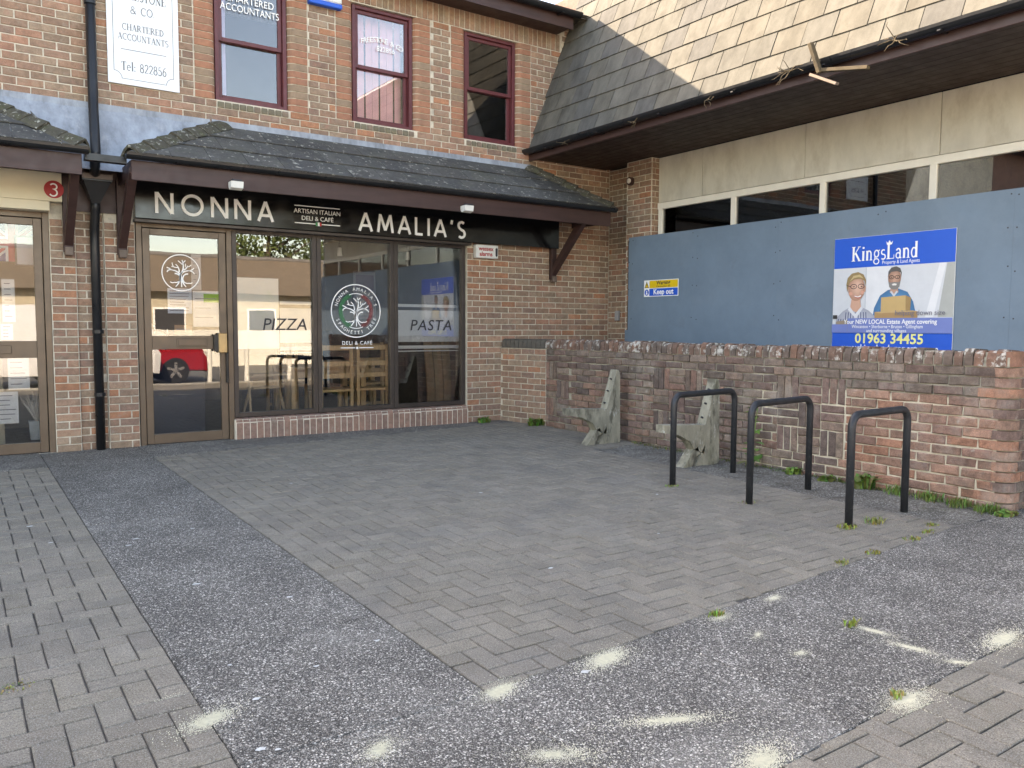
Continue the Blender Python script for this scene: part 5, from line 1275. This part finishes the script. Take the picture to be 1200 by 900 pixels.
def sand(x, y_, rx, ry, n, label, rot=0, grp=None):
    mb = MB(); c, s_ = math.cos(R(rot)), math.sin(R(rot))
    for k in range(int(n * 1.5)):
        q = min(2.4, rnd.expovariate(2.3)); a = rnd.uniform(0, 6.28); u, v = rx * q * math.cos(a), ry * q * math.sin(a)
        X, Y = x + u * c - v * s_, y_ + u * s_ + v * c; z = g(Y) + .003; r_ = rnd.uniform(.0009, .0024); b = rnd.uniform(0, 6.28); t = rnd.uniform(.8, 1.05)
        P = [(X + r_ * math.cos(b + i * 2.094), Y + r_ * math.sin(b + i * 2.094), z - .001) for i in range(3)]; top = (X, Y, z + r_ * .8)
        for i in range(3): mb.poly([P[i], P[(i + 1) % 3], top], 0, (t, t, t))
    return tag(mb.build('sand_patch', sand_m), label, 'sand', grp)
S1 = 'small patch of pale sand dusted on the seam between blocks and aggregate slabs'
sand(.66, 2.70, .085, .045, 4200, 'dense pale sand spot on the left seam of the aggregate strip', 25)
sand(.57, 2.90, .08, .05, 900, 'faint dusting of sand on the blocks beside the aggregate strip', 40)
sand(1.04, 2.22, .075, .045, 3600, 'pale sand spot in the middle of the left aggregate strip', 40)
sand(1.57, 2.35, .10, .045, 3600, 'pale sand spot at the corner where the two aggregate strips meet', 20)
sand(2.08, 2.35, .12, .055, 4600, 'bright wide sand spot on the front edge of the herringbone paving', 15)
sand(2.81, 2.41, .09, .045, 2200, 'sand ring round a green tuft at the paving edge', 10)
sand(3.22, 2.44, .09, .035, 1600, 'thin sand streak on the paving edge towards the bike stands', 10)
sand(1.93, 1.86, .17, .035, 2600, 'long sand streak across the front aggregate slabs', -25)
sand(1.47, 1.90, .13, .06, 3600, 'pale sand spot where the slab joint runs out of the left strip', -30)
sand(3.24, 1.93, .10, .03, 2400, 'sand streak at the green tuft in the slab joint', -75)
sand(3.20, 1.74, .11, .035, 3000, 'sand streak farther down the same slab joint', -75)
sand(2.74, 1.50, .13, .075, 6500, 'widest pale sand spot, on the edge of the front block paving', 10)
sand(3.62, 1.58, .15, .05, 4200, 'sand spot on the edge of the front paving past the slab joint', 5)
sand(1.98, 1.52, .13, .07, 3600, 'pale sand spot at the near corner of the front paving', 20)
sand(3.22, 1.56, .08, .03, 1400, 'little sand streak at the end of the sanded slab joint', -40)
sand(2.77, 1.96, .06, .03, 700, 'faint sand fleck in the middle of the front slabs', 0)
sand(2.78, 2.18, .07, .025, 600, 'faint sand smear near the tuft in the sand ring', 30)
fk = MB()
for x, y_ in ((1.19, 6.1), (1.24, 5.92), (1.04, 5.62), (.86, 5.19), (.8, 5.06), (1.2, 5.26), (.96, 4.14), (.92, 4.42), (.83, 3.09), (1.93, 2.30), (2.48, 2.48), (4.42, 4.44), (1.28, 3.71), (.83, 2.76), (.78, 2.39), (.74, 2.42), (.36, 5.85), (.43, 5.36), (2.6, 3.4), (3.3, 5.2), (2.2, 6.3), (3.6, 3.6), (1.1, 2.9), (1.4, 3.0)):
    r_ = rnd.uniform(.008, .022); n_ = 9; a0 = rnd.uniform(0, 6)
    fk.poly([(x + r_ * rnd.uniform(.5, 1.2) * math.cos(a0 + 6.28 * k / n_), y_ + r_ * .7 * rnd.uniform(.5, 1.2) * math.sin(a0 + 6.28 * k / n_), g(y_) + .0045) for k in range(n_)])
tag(fk.build('pale_flecks', pm('bird_dropping', (.55, .55, .52), .9, .2, 60, 0)), 'pale flecks of bird droppings and gum scattered over the yard', 'droppings', kind='stuff')

# ================================================================ inside the café
def chair(x, y_, rz, label, seat=.45, back=.98, grp='wooden chairs in the café'):
    o = thing('chair', (x, FY + y_, 0), label, 'chair', grp, rz); M = WM[o]
    for sx in (-1, 1):
        w = MB(); w.cbox(sx * .19 - .02, sx * .19 + .02, -.20, -.16, 0, seat, .003); w.build('leg', timber_m, o, M)
        w = MB(); w.cbox(sx * .19 - .02, sx * .19 + .02, .16, .20, 0, back, .003); w.build('leg', timber_m, o, M)
    w = MB(); w.cbox(-.22, .22, -.22, .20, seat, seat + .03, .004); w.build('seat', timber_m, o, M)
    for z_ in (seat + .16, seat + .30, back - .07):
        w = MB(); w.cbox(-.172, .172, .165, .188, z_, z_ + .06, .003); w.build('back_rail', timber_m, o, M)
    for z_ in (.2,):
        w = MB(); w.cbox(-.172, .172, .168, .188, z_, z_ + .035, .003); w.build('stretcher', timber_m, o, M)
def table(x, y_, wx, wy, label, h=.75):
    o = thing('table', (x, FY + y_, 0), label, 'table'); M = WM[o]
    w = MB(); w.cbox(-wx / 2, wx / 2, -wy / 2, wy / 2, h - .035, h, .004); w.build('tabletop', timber_m, o, M)
    for sx in (-1, 1):
        for sy in (-1, 1):
            w = MB(); a, b = sx * (wx / 2 - .06), sy * (wy / 2 - .06); w.cbox(a - .035, a + .035, b - .035, b + .035, 0, h - .037, .003); w.build('leg', timber_m, o, M)
    w = MB(); w.cbox(-wx / 2 + .1, wx / 2 - .1, -wy / 2 + .04, -wy / 2 + .06, h - .13, h - .037, .002); w.build('apron', timber_m, o, M)
table(3.75, .72, 1.0, .7, 'pale pine café table behind the large tree emblem')
table(4.35, 1.75, 1.0, .7, 'pale pine café table farther inside, behind the mullion beside the PASTA window')
chair(3.72, .30, 180, 'pine ladder-back chair close behind the glass under the large tree emblem', .46, 1.02)
chair(4.20, .34, 180, 'pine ladder-back chair close behind the glass under the DELI & CAFÉ lettering', .46, 1.02)
chair(3.55, 1.35, 0, 'pine ladder-back chair on the far side of the first café table', .46, 1.02)
chair(4.55, 1.20, 180, 'pine ladder-back chair drawn up to the inner café table', .46, 1.02)
hc = thing('high_chair', (3.02, FY + .62, 0), "pale wooden child's high chair inside the PIZZA window", 'chair'); M = WM[hc]
hcm = pm('beech', (.55, .42, .27), .5, .1, 9, .05)
for sx in (-1, 1):
    w = MB(); w.tube([(sx * .22, -.24, 0), (sx * .17, .02, .56), (sx * .15, .14, .86)], .016, 8); w.build('leg', hcm, hc, M)
    w = MB(); w.tube([(sx * .22, .26, 0), (sx * .17, -.10, .60)], .016, 8); w.build('leg', hcm, hc, M)
for nm, b in (('seat', (-.16, .16, -.12, .14, .50, .525)), ('tray', (-.22, .22, -.30, -.08, .66, .685)), ('backrest', (-.15, .15, .125, .15, .62, .88)), ('crossbar', (-.20, .20, -.225, -.20, .18, .215))):
    w = MB(); w.cbox(*b, .005); w.build(nm, hcm, hc, M)
pn = thing('easel_board', (3.06, FY + 1.15, 0), 'tall buff menu board on legs behind the high chair', 'board')
w = MB(); w.cbox(2.86, 3.36, 1.14, 1.16, .45, 1.05, .004); w.build('panel', pm('buff_board', (.46, .36, .22), .7, .1, 5, .05), pn, F0)
for x in (2.90, 3.32):
    w = MB(); w.cbox(x - .02, x + .02, 1.162, 1.19, 0, 1.08, .003); w.build('leg', dark_m, pn, F0)
ps = thing('post', (3.40, FY + .9, 0), 'square pine post between the first two shop windows', 'post')
w = MB(); w.cbox(3.375, 3.455, .86, .94, 0, 1.2, .004); w.cbox(3.36, 3.47, .845, .955, 1.201, 1.24, .004); w.build('post', timber_m, ps, F0)
sc_ = thing('wooden_screen', (5.28, FY + .45, 0), 'wavy slatted wooden screen inside the end window below PASTA', 'screen')
for k in range(6):
    w = MB(); x = 5.10 + k * .062
    P = [(x + .03 * math.sin(t * 3.2 + .8 - k * .1), .02 + t * 1.05) for t in [i / 12 for i in range(13)]]
    w.ribbon(P, .056, .42 + .012 * (k % 2), .02); w.build('slat', pm('oak_slat_%d' % k, (.26 - .02 * (k % 3), .16, .08), .6, .2, 9, .1, stretch=(5, 5, .5)), sc_, F0)
st = thing('bar_stool', (4.80, FY + 1.6, 0), 'dark red bar stool on a single leg inside the end window', 'stool')
w = MB(); w.tube([(4.80, 1.6, .70), (4.80, 1.6, .76)], .17, 20); w.build('seat', stools_m, st, F0)
w = MB(); w.tube([(4.80, 1.6, .03), (4.80, 1.6, .70)], .025, 12); w.build('column', rim_m, st, F0)
w = MB(); w.tube([(4.80, 1.6, 0), (4.80, 1.6, .03)], .2, 20); w.build('base', rim_m, st, F0)
for x, lb in ((3.05, 'slim white pendant light hanging behind the window with PIZZA'), (3.98, 'slim white pendant light hanging above the large tree emblem'), (4.92, 'slim white pendant light hanging above the word PASTA')):
    o = thing('pendant_light', (x, FY + .6, 2.1), lb, 'lamp')
    w = MB(); w.tube([(x, .6, 2.10), (x, .6, 2.2)], [.03, .022], 12); w.build('shade', whitepl_m, o, F0)
    w = MB(); w.tube([(x, .6, 2.2), (x, .6, 2.715)], .005, 6); w.build('flex', dark_m, o, F0)
po = thing('poster', (5.2, FY + 2.4, 1.3), 'faded picture on the wall seen above the PASTA band', 'poster')
w = MB(); w.box(4.95, 5.30, 2.4, 2.42, 1.35, 2.05, 0, (.25, .24, .30)); w.rect(4.98, 5.27, 1.40, 1.75, 2.398, 0, (.45, .45, .47)); w.rect(4.98, 5.27, 1.78, 2.0, 2.398, 0, (.16, .12, .2)); w.build('print', attr_m, po, F0)
bd = thing('ceramic_bulldog', (1.80, FY + .30, 1.0), 'white ceramic animal ornament on a dark shelf inside the café door', 'ornament')
sb_ = thing('shelf', (1.95, FY + .32, 0), 'dark low display shelf inside the café door', 'shelf')
w = MB(); w.cbox(1.66, 2.25, .22, .42, .0, .96, .006); w.build('carcass', navy_m, sb_, F0)
w = MB()
def lump(cx, cy, cz, rx, ry, rz_, n=8, m_=6):
    v_ = []; f_ = []
    for i in range(m_ + 1):
        a = math.pi * i / m_
        for k in range(n): t = 2 * math.pi * k / n; v_.append((cx + rx * math.sin(a) * math.cos(t), cy + ry * math.sin(a) * math.sin(t), cz + rz_ * math.cos(a)))
    for i in range(m_):
        for k in range(n): f_.append((i * n + k, (i + 1) * n + k, (i + 1) * n + (k + 1) % n, i * n + (k + 1) % n))
    w.raw(v_, f_)
for a in ((1.80, .32, 1.10, .10, .07, .075), (1.715, .30, 1.17, .05, .05, .055), (1.69, .30, 1.225, .015, .015, .03), (1.745, .30, 1.225, .015, .015, .03), (1.74, .30, 1.02, .022, .03, .065), (1.86, .33, 1.02, .022, .03, .065), (1.90, .32, 1.15, .012, .012, .05)): lump(*a)
w.build('body', pm('white_glaze', (.7, .7, .7), .25), bd, F0, smooth=True)

# ================================================================ across the street (mirrored in the glass)
ob = thing('opposite_building', (8, -14, g(-9)), 'long low stone building with brown tiled roof across the street', 'building')
z0 = g(-9); ex0, ex1 = -6, 26
w = MB(); w.box(ex0, ex1, -20, -13, z0 - .1, 2.5); ow = w.build('wall', stone_m, ob)
w = MB(); w.poly([(ex0 - .3, -12.6, 2.42), (ex1, -12.6, 2.42), (ex1, -16.5, 4.02), (ex0 - .3, -16.5, 4.02)][::-1]); w.poly([(ex0 - .3, -20.4, 2.42), (ex1, -20.4, 2.42), (ex1, -16.5, 4.02), (ex0 - .3, -16.5, 4.02)]); ro = w.build('roof', browntile_m, ob)
w = MB(); w.tube([(ex0 - .3, -16.5, 4.04), (ex1, -16.5, 4.04)], .11, 8); w.build('ridge', pm('ridge_tile', (.16, .15, .14), .9), ob)
for k in range(9):
    x = ex0 + 2 + k * 3.3; w = MB(); w.box(x, x + 1.1, -13.04, -12.98, .9 + z0, 2.05 + z0); fr_ = w.build('window', white_m, ob); w = MB(); w.box(x + .06, x + 1.04, -12.978, -12.97, .96 + z0, 1.99 + z0); w.build('pane', dark_m, fr_)
w = MB(); w.box(-6, 26, -12.2, -12.05, z0 - .05, z0 + 1.25); tag(w.build('garden_wall', pm('white_render', (.72, .70, .62), .9, .1, 2, .2)), 'long white rendered wall in front of the building across the street', 'wall')
def car(x, y_, rz, paint, label, van=False):
    o = thing('parked_car', (x, y_, g(y_) - .035), label, 'car', None, rz); M = WM[o]
    body = [(-2.05, .30), (-2.08, .62), (-1.95, .86), (-1.05, .98), (-.35, 1.42), (.10, 1.50), (1.20, 1.47), (1.75, 1.02), (2.02, .92), (2.06, .55), (2.0, .28)] if not van else [(-2.15, .30), (-2.2, .75), (-2.05, 1.02), (-1.35, 1.12), (-.75, 1.75), (-.3, 1.84), (1.9, 1.84), (2.05, 1.6), (2.1, .55), (2.05, .28)]
    w = MB(); n_ = len(body); HW = .86
    def wid(z_): return HW if z_ < .95 else HW - .26 * (z_ - .95) / .55
    cx_ = 0; cz_ = .75
    rings = []
    for s_, sc in ((-1, .94), (-1, 1.0), (1, 1.0), (1, .94)):
        rings.append([(cx_ + (a - cx_) * (sc if sc < 1 else 1), s_ * (wid(b) - (.0 if sc == 1.0 else 0) + (-.05 if sc == 1.0 else 0)), cz_ + (b - cz_) * sc) for a, b in body])
    V = [p for r_ in rings for p in r_]; Fc = [tuple(range(n_)), tuple(range(4 * n_ - 1, 3 * n_ - 1, -1))]
    for i in range(3):
        for k in range(n_): Fc.append((i * n_ + k, (i + 1) * n_ + k, (i + 1) * n_ + (k + 1) % n_, i * n_ + (k + 1) % n_))
    w.raw(V, Fc); w.build('body', paint, o, M, smooth=False)
    for s_ in (-1, 1):
        z1, z2 = (1.0, 1.40) if not van else (1.15, 1.70); yy = lambda z_: s_ * (wid(z_) + .008)
        for xa, xb, xc, xd in (((-.95, .05, .05, -.38), (.12, 1.32, 1.08, .12)) if not van else ((-1.15, -.1, -.1, -.62),)):
            w = MB(); w.poly([(xa, yy(z1), z1), (xb, yy(z1), z1), (xc, yy(z2), z2), (xd, yy(z2), z2)]); w.build('side_window', dark_m, o, M)
        w = MB(); w.cbox(-2.07, -1.9, s_ * .70 - .12, s_ * .70 + .12, .64, .78, .02); w.build('headlight', lens_m, o, M)
        w = MB(); w.cbox(1.94, 2.05, s_ * .72 - .10, s_ * .72 + .10, .66, .88, .02); w.build('tail_light', red_m, o, M)
        for xw in (-1.30, 1.28):
            w = MB(); w.tube([(xw, s_ * .70, .315), (xw, s_ * .72, .315), (xw, s_ * .90, .315), (xw, s_ * .905, .315)], [.28, .315, .315, .27], 24); wh = w.build('wheel', tyre_m, o, M)
            w = MB()
            for k in range(5): a = 2 * math.pi * k / 5; w.box(-.03, .03, -.012, .012, .02, .20, M=T(xw, s_ * .91, .315) @ RY(math.degrees(a)))
            w.tube([(xw, s_ * .902, .315), (xw, s_ * .915, .315)], .05, 12); w.build('rim', rim_m, wh, M)
    w = MB(); w.cbox(-2.12, -1.96, -.8, .8, .28, .46, .03); w.cbox(1.98, 2.10, -.8, .8, .28, .46, .03); w.build('bumper', black_m, o, M)
    return o
car(3.15, -3.75, 180, carred_m, 'small red hatchback parked across the pavement, mirrored in the café door')
car(1.75, -2.75, 180, carwhite_m, 'white van parked in front of the red car, mirrored in the café door', True)
for k, x in enumerate((5.02, 5.32, 5.90, 6.95, 8.3, 9.6)):
    o = MB(); o.tube([(x, -1.95, g(-1.95) - .04), (x, -1.95, g(-1.95) + .86), (x, -1.95, g(-1.95) + .93)], [.055, .055, .03], 14); o.build('bollard', bollard_m); tag(bpy.context.scene.objects[-1] if False else COL.objects[-1], 'white wooden bollard along the kerb behind the viewer', 'bollard', 'white bollards along the kerb')
def tree(x, y_, h, r_, lb, seed):
    q = random.Random(seed); o = thing('broadleaf_tree', (x, y_, -.2), lb, 'tree')
    w = MB(); w.tube([(x, y_, -.25), (x + .1, y_, h * .3), (x - .1, y_ + .1, h * .55), (x, y_, h * .8)], [.28, .2, .13, .05], 10)
    for k in range(9):
        a = k * 2.4; zz = h * (.35 + .05 * k); w.tube([(x, y_, zz), (x + math.cos(a) * r_ * .4, y_ + math.sin(a) * r_ * .4, zz + .5), (x + math.cos(a) * r_ * .75, y_ + math.sin(a) * r_ * .75, zz + 1.2)], [.09, .06, .02], 6)
    w.build('trunk', bark_m, o)
    w = MB(); cl = []
    for k in range(46):
        a = q.uniform(0, 6.28); rr = r_ * math.sqrt(q.random()) * .85; zz = h * q.uniform(.38, 1.0); rr *= (1 - abs(zz / h - .62) * 1.3); cl.append((x + rr * math.cos(a), y_ + rr * math.sin(a), zz, q.uniform(.5, .95)))
    for (cx_, cy_, cz_, cr_) in cl:
        t = q.uniform(.7, 1.3)
        for k in range(95):
            d = Vector((q.gauss(0, 1), q.gauss(0, 1), q.gauss(0, .8))).normalized() * cr_ * q.uniform(.5, 1.05); p = Vector((cx_, cy_, cz_)) + d
            u = Vector((q.gauss(0, 1), q.gauss(0, 1), q.gauss(0, 1))).normalized() * .11; v_ = u.cross(Vector((q.gauss(0, 1), q.gauss(0, 1), q.gauss(0, 1)))).normalized() * .07
            w.poly([p - u, p - v_, p + u, p + v_], 0, (.085 * t, .12 * t, .03 * t))
    w.build('crown', leaf_m, o)
tree(13.0, -22, 8.2, 3.0, 'leafy green tree rising behind the low building across the street', 3)
tree(17.3, -23, 6.9, 2.4, 'smaller leafy tree farther along behind the building across the street', 5)
